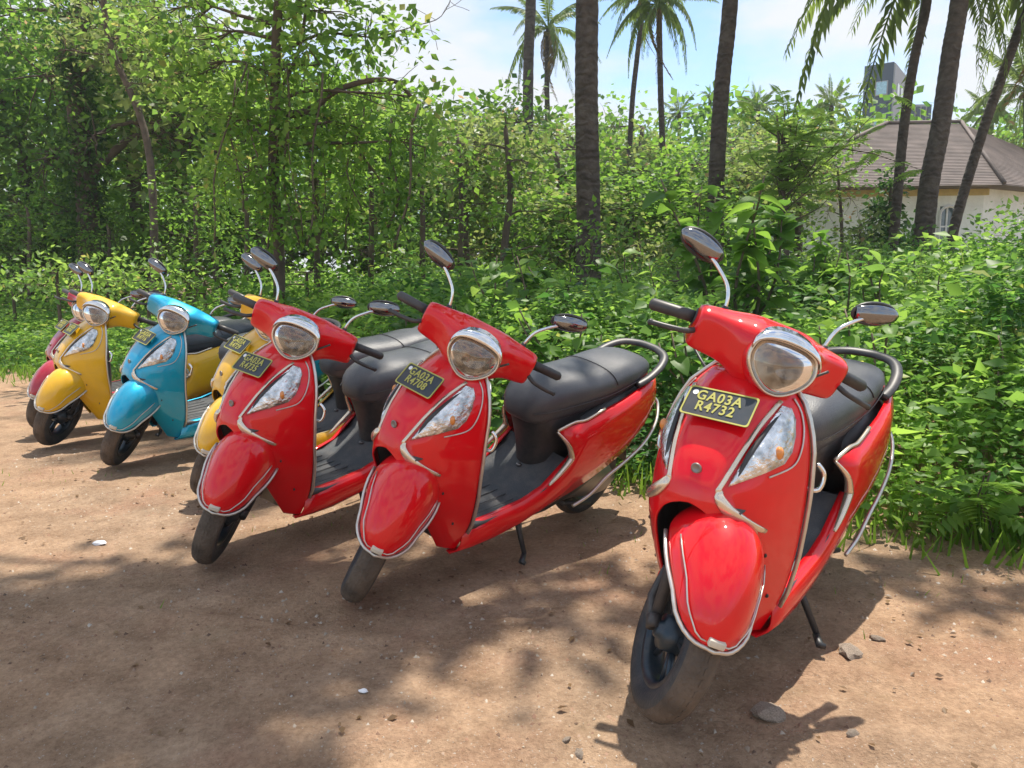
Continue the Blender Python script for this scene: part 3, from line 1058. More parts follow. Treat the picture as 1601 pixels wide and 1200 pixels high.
# vine-topped tree right of centre-left
Y = 11.0
b = at(790, 470, Y); base = (b.x, Y, .08)
make_tree('creeper_topped_tree', base, [(0, 0, 0), T(788, 400, Y, base), T(798, 300, Y, base), T(790, 200, Y, base)], .07, .03,
     [blob(790, 175, 75, 45, Y, base), blob(740, 230, 50, 55, Y, base), blob(820, 250, 50, 60, Y, base), blob(835, 330, 65, 50, Y, base), blob(740, 320, 50, 45, Y, base), blob(870, 390, 60, 40, Y, base)], 13, .115, M['leaf_mid'],
     'tree topped with bright creeper leaves left of the thick palm trunk', 'tree', seed=8, clump_r=.25, density=6.5, tint_mu=.6)
# bright feathery tree
Y = 12.5
b = at(1225, 470, Y); base = (b.x, Y, .08)
root = empty('feathery_tree', base)
mb = MB()
mb.tube(catmull([Vector((0, 0, 0)), Vector(T(1230, 380, Y, base)), Vector(T(1222, 290, Y, base)), Vector(T(1215, 180, Y, base))], 5), [.06 - .045 * i / 15 for i in range(16)], 8)
rv = random.Random(4)
tips = []
for k in range(38):
    s0 = Vector(T(1224 + rv.uniform(-4, 4), rv.uniform(210, 360), Y, base))
    e0 = Vector(T(rv.gauss(1245, 62), min(rv.uniform(140, 345), 330), Y, base)) + Vector((0, rv.uniform(-.9, .9), 0))
    lp = limb_pts(s0, e0, rv, n=5)
    mb.tube(lp, [.014, .012, .010, .008, .006, .004], 5)
    tips += lp[2:]
mb.build('trunk', M['bark'], root)
for k, q in enumerate(tips):
    for j in range(2):
        lo = link('leaf', feather_lime[rv.randrange(3)], root)
        lo.location = q
        lo.rotation_euler = (rv.uniform(-.3, .8), rv.uniform(-.4, .4), rv.uniform(0, 6.28))
        s_ = rv.uniform(.26, .48)
        lo.scale = (s_, s_, s_)
tag(root, 'slender tree with bright yellow-green feathery leaves in front of the brown roof', 'tree')
# dark conifer-like shrub
Y = 14.0
b = at(1392, 440, Y); base = (b.x, Y, .1)
make_tree('dark_conical_shrub', base, [(0, 0, 0), T(1392, 340, Y, base), T(1392, 285, Y, base)], .06, .02,
     [blob(1392, 300, 14, 24, Y, base), blob(1390, 335, 32, 25, Y, base), blob(1388, 370, 48, 28, Y, base), blob(1388, 405, 58, 30, Y, base)], 26, .12, M['leaf_deep'],
     'dark conical shrub in front of the pale house between two palm trunks', 'shrub', seed=30, clump_r=.2, density=30, tint_mu=.1)
# dry twiggy shrub
Y = 13.2
b = at(1318, 460, Y); base = (b.x, Y, .1)
make_tree('dry_twiggy_shrub', base, [(0, 0, 0), T(1316, 360, Y, base), T(1310, 270, Y, base)], .04, .02,
     [blob(1310, 260, 42, 32, Y, base), blob(1330, 310, 45, 35, Y, base), blob(1290, 330, 40, 35, Y, base)], 5, .07, M['dryleaf'],
     'dry beige twiggy shrub below the left end of the brown roof', 'shrub', seed=31, clump_r=.3, density=9)
# right-hand bushes
for k, (px, py, rx, ry_, Yk, key, lab) in enumerate([
    (1575, 370, 60, 68, 11.5, 'leaf_under', 'rounded green bush at the right edge before the cream wall'),
    (1500, 400, 62, 44, 10.0, 'leaf_lime', 'lime bush in front of the house wall'),
    (1345, 405, 80, 42, 9.5, 'leaf_lime', 'sunlit lime bush left of the conical shrub'),
    (1345, 350, 48, 45, 12.4, 'leaf_olive', 'olive bush hiding the left end of the house wall'),
    (1440, 385, 42, 30, 11.8, 'leaf_mid', 'green bush at the foot of the thick mossy palm'),
    (1130, 330, 60, 55, 13.0, 'leaf_mid', 'green bush behind the big-leaved bush, right of the thin palm stem'),
    (1000, 380, 60, 50, 13.0, 'leaf_olive', 'olive green bush between the thick and thin palm trunks'),
    (925, 365, 70, 60, 9.3, 'leaf_mid', 'leafy bush hiding the base of the thick palm trunk'),
    (1060, 420, 50, 35, 9.0, 'leaf_mid', 'mid green bush just left of the raised mirror'),
    (640, 420, 70, 34, 9.4, 'leaf_lime', 'low sunlit bush beyond the raised mirror of the second red scooter'),
    (320, 440, 90, 32, 9.3, 'leaf_mid', 'low bush beyond the third red scooter and the hidden yellow one'),
    (90, 425, 80, 36, 10.4, 'leaf_lime', 'bright lime bush beyond the yellow scooter at the far left'),
    (230, 420, 85, 36, 10.6, 'leaf_lime', 'bright lime bush above the mirror of the blue scooter'),
    (150, 430, 90, 34, 11.5, 'leaf_lime', 'sunlit low bush beyond the farthest scooters'),
    (480, 425, 70, 36, 9.2, 'leaf_mid', 'mid green low bush beyond the third red scooter'),
    (20, 430, 70, 30, 12.5, 'leaf_mid', 'low bush at the left edge above the grass verge')]):
    b = at(px, 470, Yk); base = (b.x, Yk, .08)
    make_tree('bush', base, [(0, 0, 0), T(px, py + 20, Yk, base), T(px, py, Yk, base)], .03, .012,
              [blob(px, py, rx, ry_, Yk, base), blob(px - rx * .5, py + 22, rx * .7, ry_ * .8, Yk, base, dy=-.3), blob(px + rx * .5, py + 24, rx * .7, ry_ * .8, Yk, base, dy=.2)], 12, .085 * Yk / 10, M[key], lab, 'bush', seed=100 + k, clump_r=.2, density=13)

# ---- canopy trees beyond, three crowns shared by many individuals
protos = []
for k, (key, h) in enumerate((('leaf_olive', 6.2), ('leaf_mid', 6.6), ('leaf_mid', 6.0))):
    rb = random.Random(200 + k)
    bl_ = [((rb.uniform(-1.6, 1.6), rb.uniform(-1.4, 1.4), h * rb.uniform(.5, .85)), (rb.uniform(1.0, 1.5), rb.uniform(.9, 1.3), rb.uniform(.7, 1.1))) for _ in range(7)]
    bl_ += [((rb.uniform(-1.8, 1.8), rb.uniform(-1.2, 1.2), h * rb.uniform(.15, .4)), (1.2, 1.0, .9)) for _ in range(4)]
    protos.append(make_tree('canopy_tree', (0, 0, 0), [(0, 0, 0), (.1, .1, h * .4), (0, 0, h * .8)], .16, .07, bl_, 22, .17, M[key], 'x', 'tree', seed=210 + k, tmpl=DIAM, faces=DIAM_F, clump_r=.5, density=3.6))
rows = [ # x px, top py, Y, kind, label
    (690, 108, 24, 0), (760, 112, 25, 2), (640, 150, 20, 1), (870, 190, 19, 1), (800, 150, 22, 0), (730, 170, 18, 0), (960, 170, 26, 0), (1020, 205, 20, 0), (1075, 200, 23, 2), (1140, 190, 22, 0), (1190, 175, 25, 1),
    (985, 270, 15.5, 0), (1090, 265, 15.5, 1), (560, 90, 19, 1), (470, 10, 18, 2), (380, -10, 17, 0), (270, -40, 20, 1), (190, -30, 22, 2), (80, -60, 22, 2), (0, -40, 21, 1), (-90, -60, 20, 2), (1290, 150, 24, 0), (1250, 200, 17.5, 1),
    (1005, 150, 31, 1), (1110, 165, 32, 0), (1230, 150, 31, 2), (900, 150, 30, 0), (1150, 225, 17, 0), (1060, 225, 17.5, 1), (1640, 160, 30, 2), (1585, 190, 27, 0), (905, 240, 16, 2), (330, 260, 17, 1), (120, 280, 19.5, 0), (20, 270, 19, 1)]
desc = ['olive', 'mid green', 'dark green']
spots = ['at the skyline behind the vine-hung limb', 'on the skyline left of the thin dark palm trunk', 'behind the creeper-covered young trees', 'directly left of the thick palm trunk', 'under the distant drooping palm crown',
 'behind the creeper-topped tree', 'right of the thick palm trunk on the skyline', 'between the thick palm and the thin palm stem', 'behind the thin palm stem', 'behind the second thick palm trunk', 'right of the second thick palm trunk on the skyline',
 'low down right of the thick palm trunk', 'low down behind the big-leaved bush', 'behind the long side limb of the vine-hung tree', 'behind the fork of the vine-hung tree', 'just left of the thin forked trunk',
 'behind the pale-leaved slender tree', 'right of the big dark tree', 'behind the big dark tree', 'at the left edge of the frame, tall', 'cut by the left edge of the frame', 'behind the feathery tree, before the tower', 'directly behind the feathery tree',
 'at the skyline right of the thick palm trunk, far', 'at the skyline behind the second thick trunk, far', 'at the skyline left of the tower, far', 'far behind the thick palm trunk', 'low behind the leaning palm trunk', 'low behind the thin palm stem',
 'cut by the right edge above the roof', 'behind the right end of the roof', 'low behind the thick palm trunk', 'under the arching bough', 'under the big dark tree', 'low at the left edge of the frame']
for k, ((px, py, Yk, kind), sp) in enumerate(zip(rows, spots)):
    o_ = copy_tree(protos[kind])
    v = at(px, py, Yk)
    o_.location = (v.x, Yk, .1)
    sc_ = (v.z - .1) / (6.2 * 1.0)
    o_.scale = (max(.8, sc_) * 1.05, max(.8, sc_), sc_)
    o_.rotation_euler = (0, 0, k * 1.7)
    tag(o_, '%s broad-crowned tree %s' % (desc[kind], sp), 'tree', 'trees of the wood behind the lot')
for p_ in protos:
    for ch in list(p_.children): bpy.data.objects.remove(ch)
    bpy.data.objects.remove(p_)

# a far wood closing the view, read as one mass
rg_ = np.random.default_rng(401)
n_ = 3000
a_ = rg_.uniform(-1, 1, n_)
Yf = rg_.uniform(34, 46, n_)
zf = np.abs(rg_.normal(0, 1, n_))
cen = np.stack([a_ * 42, Yf, np.clip(rg_.uniform(0.3, 1, n_) * (8.6 + 2.2 * np.array([noise.noise((q * 7, 1, 2)) for q in a_])), .5, 11)], 1)
tag(link('far_wood', np_mesh('far_wood', [clumps(cen, .9, 20, .38, DIAM, DIAM_F, .4, rg=rg_)], M['leaf_mid'])), kind='stuff')


# ------------------------------------------------------------------ palms
def frond_mesh(name, L_, droop, material, seed, npair=46, ll=.60):
    rg = np.random.default_rng(seed)
    P, O, S = [], [], []
    def rp(t): return np.array([0.0, L_ * (t - .22 * droop * t * t), L_ * (.28 * t - droop * t ** 2.1)])
    for i in range(npair):
        t = .14 + .86 * i / (npair - 1)
        p = rp(t); d = rp(min(1, t + .02)) - rp(t - .02); d /= np.linalg.norm(d)
        for s in (-1, 1):
            o_ = np.array([s * .8, 0, 0]) + d * .55 + np.array([0, 0, -.55 - .3 * rg.random()])
            P.append(p); O.append(o_ + rg.normal(0, .08, 3)); S.append(ll * (math.sin(math.pi * (.12 + .8 * t)) * .9 + .1) * rg.uniform(.85, 1.1))
    t_ = NARROW.copy(); t_[:, 0] *= .75; t_[3, 2] = -.25
    a = scatter(np.array(P), np.array(O), np.array(S), np.clip(rg.normal(.5, .18, len(P)), 0, .86), t_, LEAF5_F, roll_sd=.2, rg=rg)
    mb = MB().tube([rp(t) for t in np.linspace(0, 1, 10)], [.045 * (1 - .85 * i / 9) for i in range(10)], 5)
    F3 = [(f[0], f[q], f[q + 1]) for f in mb.F for q in range(1, len(f) - 1)]
    return np_mesh(name, [a, (np.array([tuple(v) for v in mb.V]), np.array(F3), np.full(len(mb.V), .7))], material)


fronds = [frond_mesh('frond', 4.0, d, M['palm_leaf'], 500 + k) for k, d in enumerate((.25, .5, .8, 1.1))]
frond_dry = frond_mesh('frond', 3.6, 1.5, M['palm_dry'], 510)


def palm(pts, r0, r1, label, crown=True, nf=22, seed=1, scale=1.0, dry=3, base_z=.1, group='coconut palms', fr_range=(0, 4)):
    """pts: world points up the trunk"""
    rnd = random.Random(seed)
    b_ = Vector(pts[0])
    root = empty('coconut_palm', b_)
    P = catmull([Vector(p) - b_ for p in pts], 14)
    n = len(P)
    rr = []
    for i in range(n):
        f = i / (n - 1)
        rr.append((r0 + (r1 - r0) * f) * (1 + (.35 * math.exp(-f * 14))) * (1.03 if i % 2 else .985))
    MB().tube(P, rr, 14).build('trunk', M['palm_bark'], root)
    if crown:
        top = P[-1]
        for k in range(nf):
            e = k / nf
            kind = min(3, int(e * 4 + rnd.uniform(-.5, .6))) if e > .12 else 0
            lo = link('frond', fronds[max(0, kind)], root)
            lo.location = top
            lo.rotation_euler = (rnd.uniform(.9, 1.2) * (1 - e) - .35 * e, rnd.uniform(-.2, .2), k * 2.4 + rnd.uniform(-.3, .3))
            lo.scale = (scale,) * 3
        for k in range(dry):
            lo = link('frond', frond_dry, root)
            lo['label'] = 'withered hanging frond'
            lo.location = top
            lo.rotation_euler = (-.7, 0, rnd.uniform(0, 6.28))
            lo.scale = (scale * .9,) * 3
        cn = MB()
        for k in range(7):
            a = k * .9
            c = top + Vector((.22 * math.cos(a), .22 * math.sin(a), -.25 - .1 * (k % 2))) * scale
            cn.loft([[c + Vector((r_ * math.cos(t), r_ * math.sin(t), h)) * scale for t in np.linspace(0, 6.283, 8, endpoint=False)] for r_, h in ((.02, -.13), (.10, -.06), (.11, .03), (.03, .12))])
        cn.build('coconuts', M['coconut'], root)
    tag(root, label, 'palm', group)
    return root


def P3(px, py, Yk): return at(px, py, Yk)
def gp(px, Yk):
    v = at(px, 431, Yk); return Vector((v.x, Yk, .05))
palm([gp(921, 10.3), P3(920, 330, 10.3), P3(917, 160, 10.3), P3(918, 0, 10.3), P3(922, -350, 10.3), P3(930, -900, 10.3)], .165, .135, 'thick coconut palm trunk rising straight up the centre of the view', seed=1, scale=1.05)
palm([gp(1112, 13.5), P3(1122, 240, 13.5), P3(1130, 120, 13.5), P3(1142, 0, 13.5), P3(1165, -350, 13.5), P3(1180, -600, 13.5)], .14, .125, 'coconut palm trunk leaning slightly right, in front of the open sky', seed=2)
palm([gp(1438, 12.5), P3(1450, 310, 12.5), P3(1470, 200, 12.5), P3(1487, 80, 12.5), P3(1500, 0, 12.5), P3(1518, -190, 12.5)], .155, .125, 'thick mossy coconut palm leaning right across the brown roof', seed=3, scale=.95, dry=0)
palm([gp(1390, 13.5), P3(1400, 340, 13.5), P3(1413, 200, 13.5), P3(1430, 90, 13.5), P3(1448, 10, 13.5), P3(1452, -60, 13.5)], .085, .072, 'slim coconut palm with drooping fronds between the tower and the thick mossy palm', seed=14, scale=.58, nf=14, dry=0)
palm([gp(1465, 14), P3(1492, 355, 14), P3(1535, 210, 14), P3(1570, 110, 14), P3(1605, 10, 14), P3(1640, -120, 14)], .09, .075, 'thin coconut palm slanting strongly right in front of the cream house', seed=5, scale=.7, nf=16)
palm([gp(830, 27), P3(826, 300, 27), P3(826, 110, 27), P3(830, 0, 27), P3(838, -300, 27)], .19, .17, 'thin dark coconut palm trunk left of the thick one', seed=6, scale=.8)
palm([gp(1035, 22), P3(1036, 260, 22), P3(1033, 150, 22), P3(1031, 50, 22), P3(1030, 8, 22)], .09, .075, 'distant coconut palm with a full drooping crown right of the thick trunk', seed=7, scale=.44, nf=26, dry=4)
palm([gp(975, 26), P3(986, 200, 26), P3(996, 90, 26), P3(1006, 10, 26), P3(1008, -5, 26)], .09, .075, 'farther coconut palm leaning right behind the full-crowned one', seed=8, scale=.42, nf=18)
palm([gp(862, 30), P3(858, 250, 30), P3(855, 130, 30), P3(857, 45, 30)], .11, .09, 'distant coconut palm with a spiky open crown behind the thin dark trunk', seed=9, scale=.62, nf=15, dry=3)
for k, (px, py, Yk, s, lab) in enumerate([(1062, 178, 38, .36, 'small distant palm on the skyline right of the thin stem'), (1185, 170, 34, .32, 'small distant palm on the skyline above the feathery tree'), (1300, 165, 34, .36, 'distant palm with ragged fronds left of the tower'),
                                          (1550, 175, 34, .42, 'distant palm behind the right side of the roof'), (1605, 140, 26, .62, 'palm cut by the right edge of the frame above the roof'), (1110, 150, 40, .16, 'thin bare-looking palm on the skyline left of the leaning trunk')]):
    palm([gp(px, Yk), P3(px, (py + 431) / 2, Yk), P3(px, py, Yk)], .12, .09, lab, seed=30 + k, scale=s, nf=17, dry=0)

# bare twigs crossing the sky at the top left of centre
root = empty('bare_branch', at(640, 60, 9.5))
b_ = Vector(root.location)
mb = MB()
rv = random.Random(3)
main = catmull([at(600, 55, 9.3) - b_, at(650, 40, 9.4) - b_, at(690, 25, 9.5) - b_, at(712, -20, 9.5) - b_], 4)
mb.tube(main, [.008 - .005 * i / (len(main) - 1) for i in range(len(main))], 5)
for p in main[2:]:
    mb.tube(limb_pts(p, p + Vector((rv.uniform(-.25, .25), 0, rv.uniform(-.35, .2))), rv, n=3), .003, 4, cap=False)
mb.build('twig', M['twig'], root)
tag(root, 'bare thin branch reaching across the pale sky right of the vine-hung tree', 'branch')


# ------------------------------------------------------------------ buildings
root = empty('brown_roofed_house', (12, 21, 0))
R0 = Vector((12, 21, 0))
def W(px, py, Yk): return at(px, py, Yk) - R0
Yw = 19.5
x0 = at(1462, 290, Yw).x - 12
ze = at(1462, 292, Yw).z
wall = MB()
x1 = at(1570, 290, Yw).x - 12 - .5
wx0, wx1 = at(1468, 350, Yw).x - 12, at(1495, 350, Yw).x - 12
wz0, wz1 = at(1480, 385, Yw).z, at(1480, 322, Yw).z
yF = Yw - 21
# wall with an arched window hole, built as strips
wall.box((x0 - 4.2, yF, 0), (wx0, yF + .25, ze)).box((wx1, yF, 0), (x1, yF + .25, ze)).box((wx0, yF, 0), (wx1, yF + .25, wz0)).box((wx0, yF, wz1), (wx1, yF + .25, ze))
wall.box((x0 - 4.2, yF + .25, 0), (x0 - 3.95, yF + 7, ze)).box((x1 - .25, yF + .25, 0), (x1, yF + 7, ze)).box((x0 - 3.95, yF + 6.75, 0), (x1 - .25, yF + 7, ze))
d_ = Vector((7.5, 4.6, 0)).normalized(); n_ = Vector((-d_.y, d_.x, 0))
a_ = Vector((x1 + .003, yF, 0))
sw = [a_, a_ + d_ * 7, a_ + d_ * 7 + n_ * .25, a_ + n_ * .25]
wall.add(sw + [p + Vector((0, 0, ze)) for p in sw], [(3, 2, 1, 0), (4, 5, 6, 7), (0, 1, 5, 4), (1, 2, 6, 5), (2, 3, 7, 6), (3, 0, 4, 7)])
wall.build('wall', M['house_wall'], root, smooth=False)
fw = MB()
xm = (wx0 + wx1) / 2; hw_ = (wx1 - wx0) / 2
arch = [Vector((xm - hw_, yF - .03, wz0))] + [Vector((xm - hw_ * math.cos(t), yF - .03, wz1 - hw_ * .9 + hw_ * .9 * math.sin(t))) for t in np.linspace(0, math.pi, 9)] + [Vector((xm + hw_, yF - .03, wz0))]
fw.tube(arch, .035, 4)
wn = fw.build('window', M['litter'], root, smooth=False)
MB().box((wx0, yF + .08, wz0), (wx1, yF + .12, wz1)).build('pane', M['glass_dark'], wn, smooth=False)
MB().box((xm - .02, yF + .05, wz0), (xm + .02, yF + .079, wz1)).box((wx0, yF + .045, (wz0 + wz1) / 2 - .02), (wx1, yF + .075, (wz0 + wz1) / 2 + .02)).build('mullion', M['litter'], wn, smooth=False)
MB().box((x0 - 4.3, yF - .06, ze - .22), (x1 + .1, yF - .003, ze - .06)).build('fascia', M['fascia'], root, smooth=False)
# hipped roof
rz = at(1460, 189, Yw + 3).z
yE, yB = yF - .8, yF + 7.8
ez_ = ze - .05
e0 = x0 - 5.0
ra, rb2 = Vector((at(1398, 189, Yw + 3).x - 12, yF + 3.4, rz)), Vector((at(1516, 186, Yw + 3).x - 12, yF + 3.4, rz))
cE = Vector((at(1570, 290, Yw - .8).x - 12, yE, ez_))
cG = cE + Vector((7.5, 4.6, 0))
cH = rb2 + Vector((6.6, 4.0, -.9))
cD, cB = Vector((e0, yE, ez_)), Vector((e0, yB, ez_))
cK = cG + Vector((-3, 8, 0))
rf = MB().add([cD, cE, rb2, ra, cG, cH, cB, cK], [(0, 1, 2, 3), (1, 4, 5, 2), (6, 0, 3), (3, 2, 5, 7, 6), (4, 7, 5), (0, 6, 7, 4, 1)])
rfo = rf.build('roof', M['house_roof'], root, smooth=False)
tr = MB()
for (A, B_, Ct, D_) in ((cD, cE, rb2, ra), (cE, cG, cH, rb2), (cB, cD, ra, ra)):
    nrm = (B_ - A).cross(D_ - A).normalized()
    if nrm.z < 0: nrm = -nrm
    for i in range(44):
        f = (i + .5) / 44.5
        p, q = A.lerp(D_, f), B_.lerp(Ct, f)
        p2, q2 = A.lerp(D_, f + .018), B_.lerp(Ct, f + .018)
        tr.add([p + nrm * .004, q + nrm * .004, q2 + nrm * .004, p2 + nrm * .004, p + nrm * .012, q + nrm * .012], [(0, 1, 5, 4), (4, 5, 2, 3)])
to = tr.build('tile_courses', M['house_roof'], rfo, smooth=False)
to['kind'] = 'stuff'
for (A, B_) in ((cD, ra), (cE, rb2), (ra, rb2)):
    MB().tube([A + Vector((0, 0, .05)), B_ + Vector((0, 0, .06))], .05, 6).build('ridge_tiles', M['house_roof'], rfo)
tag(root, 'cream-walled house with a wide brown hipped roof behind the palms at the right', 'house')

b_ = at(1398, 96, 62.0)
root = empty('slate_blue_tower', (b_.x, 62.0, 0), rad(-36))
z1 = b_.z
MB().box((-2.15, .003, 0), (0, 5.3, z1)).build('front_wall', M['tower'], root, smooth=False)
MB().box((.003, .05, 0), (.12, 5.3, z1 - .1)).build('side_wall', M['tower_side'], root, smooth=False)
for zz in (z1 - 1.9, z1 - 4.4):
    wn = MB().box((-1.25, -.06, zz - .55), (-.35, -.001, zz + .55)).build('window', M['tower_side'], root, smooth=False)
    MB().box((-1.18, -.10, zz - .48), (-.42, -.063, zz + .48)).build('pane', M['tower_glass'], wn, smooth=False)
    for yy in (1.2, 2.9):
        MB().box((.123, yy, zz - .4), (.16, yy + .9, zz + .5)).build('window', M['glass_dark'], root, smooth=False)
tag(root, 'slate blue tower block with two stacked windows rising above the trees', 'building')
root = empty('low_blue_wing', (0, 66, 0))
d_, e_ = at(1414, 163, 66), at(1457, 163, 66)
MB().box((d_.x, 0, 0), (e_.x, 6, d_.z)).build('wall', M['tower_side'], root, smooth=False)
for k in range(5):
    xx = d_.x + (e_.x - d_.x) * (k + .5) / 5
    MB().box((xx - .15, -.10, d_.z - 1.5), (xx + .15, -.003, d_.z - .2)).build('louvre', M['tower'], root, smooth=False)
tag(root, 'low grey-blue building wing just right of the slate tower', 'building')

# ------------------------------------------------------------------ tall shade trees: crowns above the frame that throw the big ground shadows
def shade_point(px, py, h):
    x, y = on_ground(px, py)
    t = h / SUN_VEC.z
    return (x + SUN_VEC.x * t, y + SUN_VEC.y * t, h)


def shade_tree(name, base, blobs_px, h, seed, label, leaf=.15, per=28, trunk_r=.14, dens=13):
    root = empty(name, base)
    rnd = random.Random(seed)
    rg = np.random.default_rng(seed)
    mb = MB()
    cs_ = [(Vector(shade_point(px, py, h + dh)), r) for px, py, r, dh in blobs_px]
    cen = sum((c for c, _ in cs_), Vector()) / len(cs_)
    B_ = Vector(base)
    fork = Vector((B_.x + (cen.x - B_.x) * .25, B_.y + (cen.y - B_.y) * .25, h * .72))
    tp = limb_pts((0, 0, 0), fork - B_, rnd, n=8, wob=.03)
    mb.tube(tp, [trunk_r * (1 - .5 * i / 8) for i in range(9)], 10)
    parts = []
    for c, r in cs_:
        lp = limb_pts(fork - B_, c - B_, rnd, n=6, sag=.05)
        mb.tube(lp, [trunk_r * .4 * (1 - .7 * i / 6) for i in range(7)], 6)
        pts = blob_points(c - B_, (r, r, r * .35), max(5, int(dens * r * r * 4)), shell=.1, rg=rg)
        parts.append(clumps(pts, .30, per, leaf, DIAM, DIAM_F, .45, rg=rg))
    mb.build('trunk', M['bark'], root)
    link('crown', np_mesh('crown', parts, M['leaf_mid']), root)
    tag(root, label, 'tree')
    return root


shade_tree('tall_shade_tree', (-7.5, 4.2, 0), [(60, 985, .62, 0), (250, 970, .6, .5), (420, 930, .5, 0), (150, 1090, .6, .8), (300, 1040, .38, 0), (-100, 1040, .8, .3), (20, 1190, .4, 0), (620, 880, .42, .4), (520, 1010, .30, .3)], 8.5, 601,
           'very tall tree left of the frame whose crown shades the lower left of the track')
tb = at(1760, 440, 9.0)
shade_tree('tall_shade_tree', (tb.x, 9.0, .1), [(1500, 900, .22, 0), (900, 930, .28, .4)], 8.0, 602,
           'very tall tree beyond the right edge whose crown lies above the frame')

# ------------------------------------------------------------------ air
hm = bpy.data.materials.new('haze')
hm.use_nodes = True
t = hm.node_tree
t.nodes.remove(t.nodes['Principled BSDF'])
pv = t.nodes.new('ShaderNodeVolumePrincipled')
pv.inputs['Color'].default_value = (0.90, 0.95, 1.0, 1)
pv.inputs['Density'].default_value = 0.0012
pv.inputs['Anisotropy'].default_value = 0.3
t.links.new(pv.outputs[0], t.nodes['Material Output'].inputs['Volume'])
hz = MB().box((-152, -42, -1.2), (152, 222, 32)).build('haze', hm, smooth=False)
tag(hz, kind='stuff')
# ------------------------------------------------------------------ scooter (x forward, y to its left, rear contact at the origin)
RAKE = rad(26)
AX_U = Vector((-math.sin(RAKE), 0, math.cos(RAKE)))
AX_0 = Vector((1.205, 0, 0.215))


def steer(mb):
    """pieces modelled straight ahead; the handlebar side is turned per scooter afterwards"""
    return mb


def turned(ob):
    ob['turned'] = 1
    return ob


ZW = [0.165, 0.28, 0.40, 0.50, 0.57, 0.62, 0.70, 0.76, 0.82, 0.865]
WW = [0.150, 0.190, 0.208, 0.214, 0.215, 0.213, 0.204, 0.188, 0.160, 0.115]
XE = [0.962, 0.943, 0.952, 0.965, 0.968, 0.968, 0.960, 0.952, 0.945, 0.935]
XC = [1.030, 1.110, 1.185, 1.225, 1.222, 1.212, 1.172, 1.122, 1.066, 1.000]


def ap_w(z): return interp(z, ZW, WW)


def ap_x(y, z):
    s = min(1.0, abs(y) / ap_w(z))
    xe, xc = interp(z, ZW, XE), interp(z, ZW, XC)
    # the nose between the two chevrons stands proud of the flanks
    line = interp(z, [0.40, 0.514, 0.612, 0.705, 0.826, 0.88], [0.20, 0.163, 0.064, 0.084, 0.115, 0.14])
    k = min(1.0, max(0.0, (line + 0.004 - abs(y)) / 0.008))
    fade = min(1.0, max(0.0, (z - 0.44) / 0.08)) * min(1.0, max(0.0, (0.86 - z) / 0.05))
    return xc - (xc - xe) * s ** 3 + 0.012 * (k - 0.5) * fade


def ap_pt(y, z, off=0.0):
    e = 0.012
    x = ap_x(y, z)
    dy = (ap_x(y + e, z) - ap_x(y - e, z)) / (2 * e)
    dz = (ap_x(y, z + e) - ap_x(y, z - e)) / (2 * e)
    n = Vector((1, -dy, -dz)).normalized()
    return Vector((x, y, z)) + n * off


